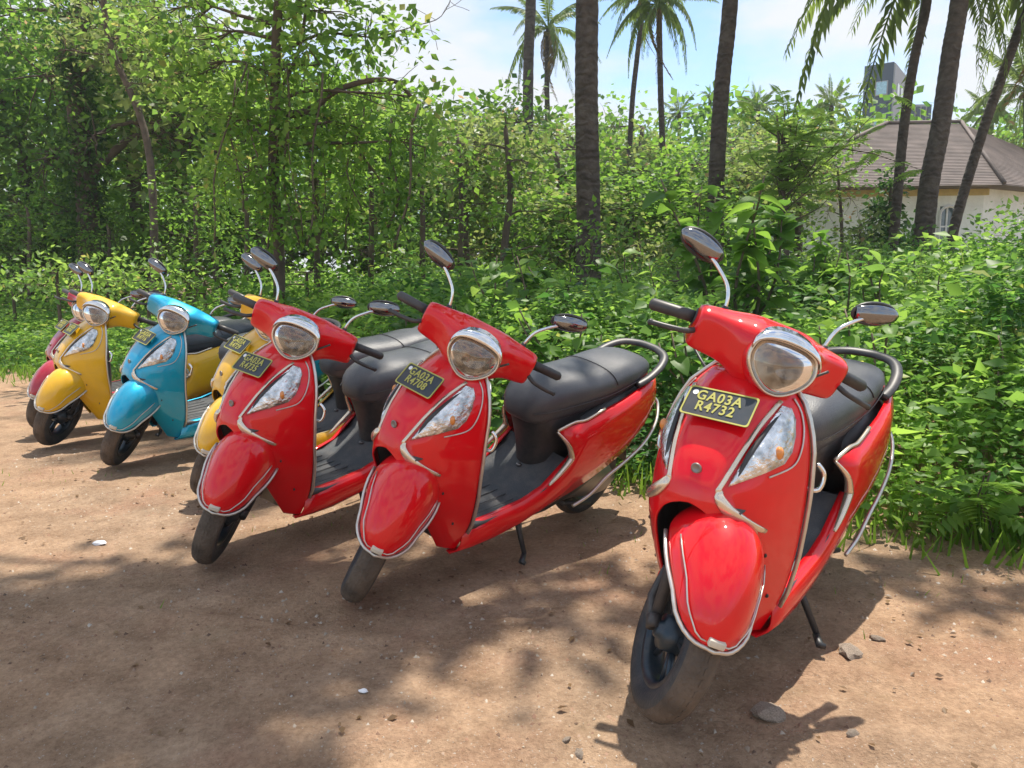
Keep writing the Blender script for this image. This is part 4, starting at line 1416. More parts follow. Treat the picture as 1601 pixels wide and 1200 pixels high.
def build_apron(root, parts):
    # wings and nose share one grid; the wheel arch is cut out of the lower rows
    NJ = 22
    zs = [0.165, 0.20, 0.25, 0.30, 0.36, 0.42, 0.47, 0.49, 0.51, 0.525, 0.54, 0.55, 0.56, 0.575, 0.587, 0.60, 0.615, 0.63, 0.645, 0.66, 0.69, 0.72, 0.75, 0.78, 0.81, 0.84, 0.865]
    AZ = [0.165, 0.25, 0.36, 0.47, 0.51, 0.54, 0.56, 0.572, 0.575]
    AA = [0.100, 0.102, 0.102, 0.098, 0.088, 0.070, 0.044, 0.0, 0.0]
    mb = MB()
    idx = {}
    for side in (-1, 1):
        for i, z in enumerate(zs):
            a = interp(z, AZ, AA)
            for j in range(NJ + 1):
                y = a + (ap_w(z) - a) * j / NJ
                if j == 0 and z >= 0.575 and side == 1:
                    idx[(side, i, j)] = idx[(-1, i, 0)]
                    continue
                idx[(side, i, j)] = len(mb.V)
                mb.V.append(Vector((ap_x(y, z), side * y, z)))
    for side in (-1, 1):
        for i in range(len(zs) - 1):
            for j in range(NJ):
                q = (idx[(side, i, j)], idx[(side, i, j + 1)], idx[(side, i + 1, j + 1)], idx[(side, i + 1, j)])
                mb.F.append(q if side == 1 else tuple(reversed(q)))
    # shoulder rolling over to the rider's side
    last = len(zs) - 1
    top = [idx[(-1, last, j)] for j in range(NJ, 0, -1)] + [idx[(1, last, j)] for j in range(NJ + 1)]
    prev = top
    for (dx, dz, k) in ((-0.022, 0.012, 0.93), (-0.05, 0.012, 0.82)):
        cur = []
        for t in top:
            v = mb.V[t]
            cur.append(len(mb.V))
            mb.V.append(Vector((max(0.905, v.x + dx * (1 if v.x > 0.97 else 0.6)), v.y * k, v.z + dz)))
        for a_, b_, c_, d_ in zip(prev[:-1], prev[1:], cur[1:], cur[:-1]):
            mb.F.append((a_, b_, c_, d_))
        prev = cur
    parts.append(mb.build('front_apron', M['red'], root, sub=1, solid=0.008))

    # dark panel on the rider's side, with a bulged glove box
    mb = MB()
    rows = []
    for z in np.linspace(0.20, 0.872, 14):
        ww = ap_w(z) * 0.965
        rr = []
        for s in np.linspace(-1, 1, 15):
            xe = interp(z, ZW, XE) - 0.006
            bul = 0.07 * max(0, 1 - (abs(s) / 0.75) ** 2) * max(0, math.sin(math.pi * min(1, max(0, (z - 0.25) / 0.6))))
            rr.append(Vector((xe - bul, s * ww, z)))
        rows.append(rr)
    mb.loft(rows, closed=False)
    mb.build('legshield_inner', M['plastic'], root, solid=0.006)
    # wheel arch liner
    mb = MB()
    rows = []
    for k, (x, z) in enumerate([(0.965, 0.17), (0.975, 0.30), (0.99, 0.42), (1.02, 0.52), (1.08, 0.575), (1.15, 0.590), (1.195, 0.588)]):
        rows.append([Vector((x + 0.02 * (1 - abs(s)), s * 0.125, z - 0.02 * abs(s) ** 2)) for s in np.linspace(-1, 1, 9)])
    mb.loft(rows, closed=False)
    mb.build('arch_liner', M['plastic'], root, solid=0.004)
    # liner side cheeks
    for side in (-1, 1):
        mb = MB()
        rr = []
        for z in (0.17, 0.30, 0.42, 0.52, 0.58):
            rr.append([Vector((x_, side * 0.123, z)) for x_ in np.linspace(0.965, max(0.98, ap_x(0.123, z) - 0.012), 4)])
        mb.loft(rr, closed=False)
        mb.build('arch_cheek', M['plastic'], root, solid=0.003)

    # silver beading round the edge of the apron
    for side in (-1, 1):
        pts = [Vector((interp(z, ZW, XE) - 0.003, side * (ap_w(z) + 0.005), z)) for z in np.linspace(0.25, 0.865, 16)]
        pts += [Vector((0.925, side * 0.10, 0.884)), Vector((0.918, side * 0.075, 0.888))]
        MB().tube(pts, 0.0062, 8).build('edge_beading', M['beading'], root)

    # side lamps, trim strips
    lens = [(.122, .818), (.140, .812), (.156, .785), (.167, .748), (.172, .708), (.166, .682), (.140, .662), (.108, .642), (.080, .625), (.083, .648), (.096, .700), (.108, .755)]
    for side in (-1, 1):
        cy = sum(p[0] for p in lens) / len(lens)
        cz = sum(p[1] for p in lens) / len(lens)
        lens_s = []
        n = len(lens)
        for i in range(n):
            for t in (0, 0.5):
                lens_s.append((lens[i][0] * (1 - t) + lens[(i + 1) % n][0] * t, lens[i][1] * (1 - t) + lens[(i + 1) % n][1] * t))
        rings = []
        for k in (1.0, 0.97, 0.8, 0.55, 0.3, 0.05):
            off = 0.002 if k == 1.0 else 0.007 + 0.010 * (1 - k * k)
            r = []
            for (y, z) in lens_s:
                p = ap_pt(cy + (y - cy) * k, cz + (z - cz) * k, off)
                r.append(Vector((p.x, side * p.y, p.z)))
            rings.append(r)
        lm = MB().loft(rings, cap=True)
        lo = lm.build('side_lamp', M['lamp_silver'], root)
        dk = catmull([Vector((0, a_, b_)) for a_, b_ in [(.118, .796), (.104, .744), (.092, .690), (.086, .648)]], 4)
        q = []
        for t in dk:
            v = ap_pt(t.y + .007, t.z, 0.010)
            q.append(Vector((v.x, side * v.y, v.z)))
        MB().tube(q, [0.002 + 0.006 * math.sin(math.pi * i / (len(q) - 1)) for i in range(len(q))], 6, flat=0.5, updir=(1, 0, 0)).build('lamp_mask', M['plastic'], lo)
        p = ap_pt(0.148, 0.708, 0.014)
        bl = MB()
        bl.loft([[Vector((p.x + 0.010 * math.sqrt(max(0, 1 - k * k)), side * (p.y) + 0.013 * k * math.cos(t), p.z + 0.018 * k * math.sin(t))) for t in np.linspace(0, 2 * math.pi, 10, endpoint=False)] for k in (1, 0.8, 0.5, 0.05)])
        bl.build('indicator_bulb', M['orange'], lo)
        tp = catmull([(0.117, 0.826), (0.100, 0.770), (0.086, 0.705), (0.070, 0.640), (0.066, 0.612), (0.088, 0.580), (0.125, 0.548), (0.163, 0.514)] and
                     [Vector((0, a_, b_)) for a_, b_ in [(0.117, 0.826), (0.100, 0.770), (0.086, 0.705), (0.070, 0.640), (0.066, 0.612), (0.088, 0.580), (0.125, 0.548), (0.163, 0.514)]], 4)
        q = []
        rr = []
        for i, t in enumerate(tp):
            v = ap_pt(t.y, t.z, 0.004)
            q.append(Vector((v.x, side * v.y, v.z)))
            f = i / (len(tp) - 1)
            rr.append(0.0065 if f < 0.5 else (0.0065 + 0.010 * math.sin(math.pi * (f - .5) / .5)))
        MB().tube(q, rr, 8, flat=0.45, updir=(1, 0, 0)).build('chevron_trim', M['trim'], root)
        # thin outer line of the lamp
        q = []
        for a_, b_ in [(.136, .832), (.160, .800), (.178, .755), (.186, .705), (.180, .672), (.150, .652)]:
            v = ap_pt(a_, b_, 0.002)
            q.append(Vector((v.x, side * v.y, v.z)))
        MB().tube(catmull(q, 4), 0.0026, 6).build('lamp_outline', M['beading'], root)
    # emblem
    p = ap_pt(0, 0.655, 0.001)
    e = MB()
    e.loft([[Vector((p.x + h, r * math.cos(t), p.z + r * math.sin(t) + h * 0.5)) for t in np.linspace(0, 2 * math.pi, 16, endpoint=False)] for (h, r) in ((0, 0.015), (0.004, 0.014), (0.0055, 0.010), (0.0045, 0.009), (0.005, 0.001))])
    e.build('emblem', M['steel'], root)
    # guard hook at the apron's side
    for side in (-1, 1):
        MB().tube(catmull([(0.955, side * 0.205, 0.60), (0.945, side * 0.232, 0.605), (0.935, side * 0.236, 0.645), (0.945, side * 0.218, 0.672)], 4), 0.0065, 8).build('guard_hook', M['chrome'], root)


def details(root):
    # screws and cables
    for side in (-1, 1):
        for (y, z) in ((0.165, 0.44), (0.165, 0.30)):
            p = ap_pt(y, z, 0.0)
            MB().loft([[Vector((p.x + h, side * p.y + r * math.cos(t), p.z + r * math.sin(t))) for t in np.linspace(0, 2 * math.pi, 10, endpoint=False)] for h, r in ((0, .006), (.003, .0055), (.003, .001))]).build('screw', M['plastic'], root)
        p = catmull([Vector(q) for q in ((.885, side * .19, .905), (.93, side * .13, .865), (.935, side * .06, .80), (.93, side * .04, .70))], 5)
        MB().tube(p, .004, 6).build('cable', M['plastic'], root)
    MB().tube(catmull([Vector(q) for q in ((1.12, .075, .46), (1.10, .10, .38), (1.13, .09, .28), (1.20, .072, .24))], 4), .004, 6).build('brake_cable', M['plastic'], root)
    # reflector and horn under the nose
    MB().loft([[Vector((x, r * math.cos(t), .50 + r * math.sin(t))) for t in np.linspace(0, 2 * math.pi, 14, endpoint=False)] for x, r in ((1.0, .03), (1.02, .04), (1.03, .03))]).build('horn', M['plastic'], root)


def text_mesh(body, size, material):
    cu = bpy.data.curves.new('lettering', 'FONT')
    cu.body = body
    cu.size = size
    cu.extrude = 0.0006
    cu.offset = 0.0008
    cu.align_x = 'CENTER'
    cu.space_line = 0.82
    cu.space_character = 1.12
    ob = bpy.data.objects.new('lettering', cu)
    C.objects.link(ob)
    bpy.context.view_layer.update()
    me = bpy.data.meshes.new_from_object(ob.evaluated_get(bpy.context.evaluated_depsgraph_get()))
    bpy.data.objects.remove(ob)
    bpy.data.curves.remove(cu)
    me.materials.clear()
    me.materials.append(material)
    return me


def build_plate(root, text):
    P0 = ap_pt(0, 0.795, 0.016)
    tl = math.atan2(1.126 - 1.07, 0.822 - 0.764)
    zax = Vector((-math.sin(tl), 0, math.cos(tl)))      # up along the plate
    xax = Vector((0, 1, 0))                              # image right
    nax = xax.cross(zax).normalized()
    R = Matrix((xax, zax, nax)).transposed().to_4x4()
    R.translation = P0 + Vector((0.008, 0, 0))
    hw, hh = 0.092, 0.044
    def rr(w_, h_, z_, r_=0.008):
        out = []
        for (sx, sy, a0) in ((1, 1, 0), (-1, 1, 90), (-1, -1, 180), (1, -1, 270)):
            for k in range(4):
                a = rad(a0 + 30 * k)
                out.append(Vector((sx * (w_ - r_) + r_ * math.cos(a), sy * (h_ - r_) + r_ * math.sin(a), z_)))
        return out
    b = MB().loft([rr(hw, hh, -0.003), rr(hw, hh, 0.0)])
    b.xf(lambda v: R @ v)
    pl = b.build('number_plate', M['plate'], root, smooth=False)
    f = MB().loft([rr(hw + 0.001, hh + 0.001, 0.0002), rr(hw + 0.001, hh + 0.001, 0.002), rr(hw - 0.003, hh - 0.003, 0.002), rr(hw - 0.003, hh - 0.003, 0.0002)], cap=False)
    f.xf(lambda v: R @ v)
    f.build('plate_border', M['plate_yellow'], pl, smooth=False)
    me = text_mesh(text, 0.040, M['plate_yellow'])
    me.transform(R @ Matrix.Translation((-0.006, 0.007, 0.0012)) @ Matrix.Diagonal((0.92, 1.0, 1.0, 1.0)))
    link('lettering', me, pl)
    s = MB().loft([[Vector((-0.074 + r * math.cos(t), 0.026 + r * math.sin(t), h)) for t in np.linspace(0, 2 * math.pi, 10, endpoint=False)] for r, h in ((0.008, 0.0003), (0.008, 0.0012))])
    s.xf(lambda v: R @ v)
    s.build('plate_sticker', M['litter'], pl, smooth=False)


def disc_rings(profile, cx, cz, n=28, y0=0.0):
    """profile: (y, r) pairs -> rings round the axle"""
    return [[Vector((cx + r * math.cos(t), y0 + y, cz + r * math.sin(t))) for t in np.linspace(0, 2 * math.pi, n, endpoint=False)] for y, r in profile]


def wheel(cx, cz, root, steerit, nsp=5):
    fn = (lambda m_: steer(m_)) if steerit else (lambda m_: m_)
    hub = empty('front_wheel' if steerit else 'rear_wheel')
    hub.parent = root
    prof = [(-0.030, 0.142), (-0.040, 0.160), (-0.045, 0.180), (-0.038, 0.200), (-0.022, 0.212), (0, 0.2165), (0.022, 0.212), (0.038, 0.200), (0.045, 0.180), (0.040, 0.160), (0.030, 0.142), (0, 0.138)]
    rings = disc_rings(prof, cx, cz, 56)
    mb = MB()
    # closed around the profile
    n = 56
    V = [v for r in rings for v in r]
    F = []
    for i in range(len(rings)):
        i2 = (i + 1) % len(rings)
        for k in range(n):
            F.append((i * n + k, i * n + (k + 1) % n, i2 * n + (k + 1) % n, i2 * n + k))
    mb.add(V, F)
    fn(mb).build('tyre', M['tyre'], hub)
    band = MB().loft(disc_rings([(-0.0405, 0.1955), (-0.036, 0.2035), (-0.022, 0.2132), (0, 0.2177), (0.022, 0.2132), (0.036, 0.2035), (0.0405, 0.1955)], cx, cz, 56), cap=False)
    fn(band).build('tread_band', M['tread'], hub)
    # tread blocks: thin ribs standing on the crown
    mb = MB()
    for k in range(44):
        a = 2 * math.pi * k / 44
        for (y0, y1, sk) in ((-0.034, -0.006, 0.07), (0.006, 0.034, -0.07)):
            a1 = a + (math.pi / 44 if y0 > 0 else 0)
            pts = []
            for (yy, aa) in ((y0, a1 - 0.045 + sk), (y1, a1 - 0.045), (y1, a1 + 0.04), (y0, a1 + 0.04 + sk)):
                rt = interp(abs(yy), [0, 0.022, 0.038], [0.2165, 0.212, 0.200])
                pts.append((yy, aa, rt))
            lo = [Vector((cx + (r_ - 0.002) * math.cos(a_), y_, cz + (r_ - 0.002) * math.sin(a_))) for y_, a_, r_ in pts]
            hi = [Vector((cx + (r_ + 0.003) * math.cos(a_), y_, cz + (r_ + 0.003) * math.sin(a_))) for y_, a_, r_ in pts]
            mb.loft([lo, hi])
    ob = fn(mb).build('tread', M['tread'], hub, smooth=False)
    ob['kind'] = 'stuff'
    rim = MB()
    pr = [(-0.030, 0.146), (-0.033, 0.140), (-0.030, 0.130), (-0.012, 0.122), (0.012, 0.122), (0.030, 0.130), (0.033, 0.140), (0.030, 0.146)]
    rim.loft(disc_rings(pr, cx, cz, 40), cap=False)
    for k in range(nsp):
        a = 2 * math.pi * k / nsp + 0.3
        for da in (-0.16, 0.16):
            p0 = Vector((cx + 0.03 * math.cos(a), 0.0, cz + 0.03 * math.sin(a)))
            p1 = Vector((cx + 0.128 * math.cos(a + da), 0.0, cz + 0.128 * math.sin(a + da)))
            rim.tube([p0, p1], [0.011, 0.008], 6)
    fn(rim).build('rim', M['rim'], hub)
    hb = MB().loft(disc_rings([(-0.06, 0.012), (-0.058, 0.02), (-0.045, 0.026), (-0.04, 0.045), (0.035, 0.05), (0.045, 0.03), (0.06, 0.02), (0.062, 0.012)], cx, cz, 20))
    fn(hb).build('hub', M['rim'], hub)
    return hub


def superring(c, hx, hz, y, n=20, p=2.6, tilt=0.0):
    out = []
    for t in np.linspace(0, 2 * math.pi, n, endpoint=False):
        a, b = math.cos(t), math.sin(t)
        x = hx * math.copysign(abs(a) ** (2 / p), a)
        z = hz * math.copysign(abs(b) ** (2 / p), b)
        out.append(Vector((c[0] + x * math.cos(tilt) - z * math.sin(tilt), y, c[1] + x * math.sin(tilt) + z * math.cos(tilt))))
    return out


def build_front(root, parts):
    before = set(root.children)
    # ---- fender
    # crown (x,z), edge (x,z), half width
    S = [((1.446, .350), (1.442, .336), .012), ((1.441, .378), (1.430, .333), .038), ((1.427, .420), (1.408, .340), .066), ((1.400, .470), (1.376, .360), .091),
         ((1.364, .520), (1.332, .388), .103), ((1.318, .558), (1.280, .414), .119), ((1.262, .582), (1.225, .438), .127), ((1.190, .582), (1.172, .456), .126), ((1.130, .566), (1.118, .468), .110)]
    mb = MB()
    rings = []
    for (cx, cz), (ex, ez), hw in S:
        r = []
        for s in np.linspace(-1, 1, 17):
            a = abs(s)
            # across: rounded shoulder then down to the edge
            t = a * math.pi / 2
            yy = (0.45 * a + 0.55 * math.sin(t)) * hw
            kk = 0.30 * a ** 1.6 + 0.70 * (1 - math.cos(t)) ** 1.25
            r.append(Vector((cx + (ex - cx) * kk, math.copysign(yy, s), cz + (ez - cz) * kk)))
        rings.append(r)
    mb.loft(rings, closed=False)
    parts.append(steer(mb).build('front_fender', M['red'], root, sub=1, solid=0.006))
    edge = [r[0] + Vector((0, -0.002, -0.002)) for r in reversed(rings)] + [Vector((1.448, 0, 0.334))] + [r[-1] + Vector((0, 0.002, -0.002)) for r in rings]
    edge = edge[1:-1]
    steer(MB().tube(catmull(edge, 2), 0.0055, 8)).build('fender_beading', M['beading'], root)
    edge2 = []
    for ring_ in list(reversed(rings[1:7])):
        edge2.append(ring_[2] * 0.6 + ring_[1] * 0.4 + Vector((0.002, -0.002, 0)))
    edge2 += [ring_[-3] * 0.6 + ring_[-2] * 0.4 + Vector((0.002, 0.002, 0)) for ring_ in rings[1:7]]
    steer(MB().tube(catmull(edge2, 2), 0.0022, 6)).build('fender_line', M['beading'], root)
    steer(MB().box((1.434, -0.020, 0.345), (1.452, 0.020, 0.364))).build('fender_plate', M['offwhite'], root, bevel=0.003)
    # fork and axle
    fk = MB()
    for sy in (-1, 1):
        fk.tube([(1.215, sy * 0.062, 0.235), (1.13, sy * 0.062, 0.40), (1.10, sy * 0.05, 0.50)], [0.015, 0.018, 0.018], 10)
        fk.tube([(1.24, sy * 0.066, 0.215), (1.215, sy * 0.066, 0.235)], 0.02, 8)
        fk.tube([(1.24, sy * 0.07, 0.215), (1.15, sy * 0.07, 0.25), (1.14, sy * 0.066, 0.34)], [0.016, 0.014, 0.012], 8)
    steer(fk).build('fork', M['plastic'], root)
    wheel(1.24, 0.215, root, True)

    # ---- handlebar cowl
    mb = MB()
    st = [(0.219, .884, .930, .030, .050), (0.214, .884, .930, .040, .060), (0.175, .889, .931, .046, .064), (0.135, .898, .934, .053, .066), (0.105, .914, .935, .066, .072),
          (0.085, .926, .930, .074, .084), (0.060, .930, .926, .078, .091), (0.030, .930, .923, .079, .095)]
    full = [(y, *r) for y, *r in st] + [(0.0, .930, .922, .079, .096)] + [(-y, *r) for y, *r in reversed(st)]
    rings = [superring((cx, cz), hx, hz, y, p=3.4, tilt=-0.22) for y, cx, cz, hx, hz in full]
    mb.loft(rings)
    parts.append(steer(mb).build('handlebar_cowl', M['red'], root, sub=1))
    # headlight nacelle reaching forward and down to the lamp
    NF = Vector((0.97, 0, 0.24)).normalized()     # the way the lamp faces
    NU = Vector((-0.24, 0, 0.97)).normalized()
    LC = Vector((1.028, 0, 0.932))
    out2 = [(-.090, .030), (-.078, .047), (-.045, .058), (0, .061), (.045, .058), (.078, .047), (.090, .030), (.094, .005), (.086, -.022), (.066, -.048), (.040, -.068), (.018, -.078), (0, -.080), (-.018, -.078), (-.040, -.068), (-.066, -.048), (-.086, -.022), (-.094, .005)]
    pts = [Vector((0, a, b)) for a, b in out2]
    sm = catmull(pts + [pts[0]], 3)[:-1]
    def ring(k, off, dz=0):
        return [LC + Vector((0, v.y * k * 0.95, 0)) + NU * (v.z * k * 0.96 + dz) + NF * off for v in sm]
    nac = MB().loft([ring(0.82, -0.12, -0.02), ring(0.98, -0.07, -0.008), ring(1.06, -0.03, -0.002), ring(1.05, -0.008)], cap=False)
    parts.append(steer(nac).build('lamp_nacelle', M['red'], root, sub=1))
    bz = MB().loft([ring(1.05, -0.012), ring(1.065, 0.0), ring(1.035, 0.008), ring(0.985, 0.007), ring(0.95, -0.004)], cap=False)
    hl = empty('headlight')
    hl.parent = root
    steer(bz).build('bezel', M['trim'], hl)
    # chrome brow
    br = MB()
    rows = []
    for s in np.linspace(-1, 1, 15):
        y = 0.093 * math.sin(s * math.pi / 2 * 0.98)
        zt = 0.022 + 0.044 * math.cos(s * math.pi / 2) ** 0.7
        wd = 0.005 + 0.026 * math.cos(s * math.pi / 2)
        rows.append([LC + Vector((0, y, 0)) + NU * (zt - 0.006) + NF * 0.014, LC + Vector((0, y * 0.99, 0)) + NU * (zt + wd * 0.5) + NF * (0.008 - 0.012 * (1 - abs(s))),
                     LC + Vector((0, y * 0.95, 0)) + NU * (zt + wd) + NF * (-0.008 - 0.028 * (1 - abs(s)))])
    br.loft(rows, closed=False)
    steer(br).build('brow', M['chrome'], hl, solid=0.004)
    rf = MB().loft([ring(0.96, 0.0), ring(0.90, -0.014), ring(0.74, -0.030), ring(0.52, -0.042), ring(0.30, -0.049), ring(0.14, -0.052), ring(0.02, -0.053)])
    steer(rf).build('lamp_reflector', M['reflector'], hl)
    bb = MB().tube([LC + NF * -0.05, LC + NF * -0.028, LC + NF * -0.016, LC + NF * -0.010], [0.010, 0.011, 0.008, 0.002], 12)
    steer(bb).build('bulb', M['chrome'], hl)
    for k in (-2, -1, 0, 1, 2):
        y0 = 0.016 * k
        steer(MB().tube([LC + Vector((0, y0, 0)) + NU * (0.045 - 0.0015 * k * k) - NF * (0.020), LC + Vector((0, y0 * 0.8, 0)) + NU * (-0.055 + 0.004 * abs(k)) - NF * (0.012)], 0.0016, 5)).build('reflector_rib', M['steel'], hl)
    gs = MB().loft([ring(0.955, 0.004), ring(0.86, 0.013), ring(0.66, 0.021), ring(0.42, 0.026), ring(0.2, 0.029), ring(0.02, 0.0295)])
    steer(gs).build('lamp_glass', M['clear'], hl)
    # neck shroud under the cowl
    nk = MB()
    nk.loft([superring((0.945, 0.87), 0.062, 0.062, 0) and [Vector((cx + hx * math.cos(t), hy * math.sin(t), cz)) for t in np.linspace(0, 2 * math.pi, 16, endpoint=False)] for cx, cz, hx, hy in ((0.95, 0.80, 0.035, 0.045), (0.945, 0.84, 0.050, 0.062), (0.945, 0.88, 0.062, 0.078), (0.945, 0.90, 0.06, 0.078))])
    parts.append(steer(nk).build('neck_shroud', M['red'], root))
    # dashboard on the rider side
    ds = MB()
    ds.loft([[Vector((0.872 - 0.012 * k, y, 0.975 - 0.0 * k - abs(y) * 0.03)) if k == 0 else Vector((0.852, y * 0.95, 0.93)) for y in np.linspace(-0.19, 0.19, 9)] for k in (0, 1)], closed=False)
    steer(ds).build('dashboard', M['plastic'], root, solid=0.02)
    # grips, levers, mirrors
    for sy in (-1, 1):
        g = MB().tube([(0.865, sy * 0.20, 0.945), (0.862, sy * 0.218, 0.945)], 0.027, 14)
        g.tube([(0.862, sy * 0.216, 0.945), (0.842, sy * 0.26, 0.939), (0.812, sy * 0.325, 0.929), (0.808, sy * 0.331, 0.928)], [0.0175, 0.017, 0.0175, 0.014], 12)
        steer(g).build('grip', M['plastic'], root)
        le = MB().tube(catmull([(0.895, sy * 0.20, 0.925), (0.925, sy * 0.235, 0.912), (0.918, sy * 0.285, 0.902), (0.895, sy * 0.33, 0.893)], 4), [0.008] * 13, 8)
        le.loft([[v + (Vector((0.895, sy * 0.33, 0.893)) - Vector((0, 0, 0))) for v in [Vector((0.008 * math.cos(t) * k, 0.008 * math.sin(t) * k, h)) for t in np.linspace(0, 2 * math.pi, 8, endpoint=False)]] for k, h in ((0.3, -0.009), (1, -0.004), (1, 0.004), (0.3, 0.009))])
        steer(le).build('brake_lever', M['plastic'], root)
        # mirror
        mr = empty('mirror')
        mr.parent = root
        stem = catmull([(0.865, sy * 0.150, 0.975), (0.862, sy * 0.152, 1.015), (0.848, sy * 0.168, 1.055), (0.828, sy * 0.205, 1.088), (0.812, sy * 0.235, 1.108)], 4)
        steer(MB().tube(stem, 0.0058, 8)).build('stem', M['chrome'], mr)
        steer(MB().tube([stem[0], stem[3]], [0.012, 0.009], 8)).build('stem_boot', M['plastic'], mr)
        hs = MB()
        a0 = Vector((0.805, sy * 0.208, 1.112))
        a1 = Vector((0.785, sy * 0.333, 1.145))
        ax = (a1 - a0).normalized()
        upv = (Vector((0, 0, 1)) - ax * ax.z).normalized()
        fr = upv.cross(ax) * (1 if sy < 0 else -1)
        if fr.x < 0: fr = -fr
        rings = []
        for i, t in enumerate(np.linspace(0, 1, 13)):
            hh = 0.028 * (max(0.0, 1 - (2 * t - 0.9) ** 2 / 1.22)) ** 0.5 + 0.0015
            dd = 0.027 * (max(0.0, 1 - (2 * t - 0.95) ** 2 / 1.12)) ** 0.5 + 0.001
            c = a0.lerp(a1, t)
            rr = []
            for th_ in np.linspace(0, 2 * math.pi, 16, endpoint=False):
                f_ = math.cos(th_)
                rr.append(c + upv * (hh * math.sin(th_)) + fr * (dd * f_ if f_ > 0 else dd * 0.22 * f_))
            rings.append(rr)
        steer(hs.loft(rings)).build('mirror_housing', M['mirror_shell'], mr)
        # dark rubber edge and the mirror glass itself
        eg = []
        for k_ in range(24):
            th_ = 2 * math.pi * k_ / 24
            t = 0.46 + 0.49 * math.cos(th_)
            c = a0.lerp(a1, t)
            eg.append(c + upv * (0.030 * math.sin(th_)) - fr * 0.006)
        ed = MB().tube(eg + [eg[0]], 0.006, 6)
        steer(ed).build('mirror_rim', M['plastic'], mr)
        gl = MB()
        cc = sum(eg, Vector()) / len(eg)
        gl.add([p - fr * 0.003 for p in eg] + [cc - fr * 0.004], [(i, (i + 1) % 24, 24) for i in range(24)])
        steer(gl).build('mirror_glass', M['chrome'], mr)
    for ch in root.children:
        if ch not in before:
            ch['turned'] = 1


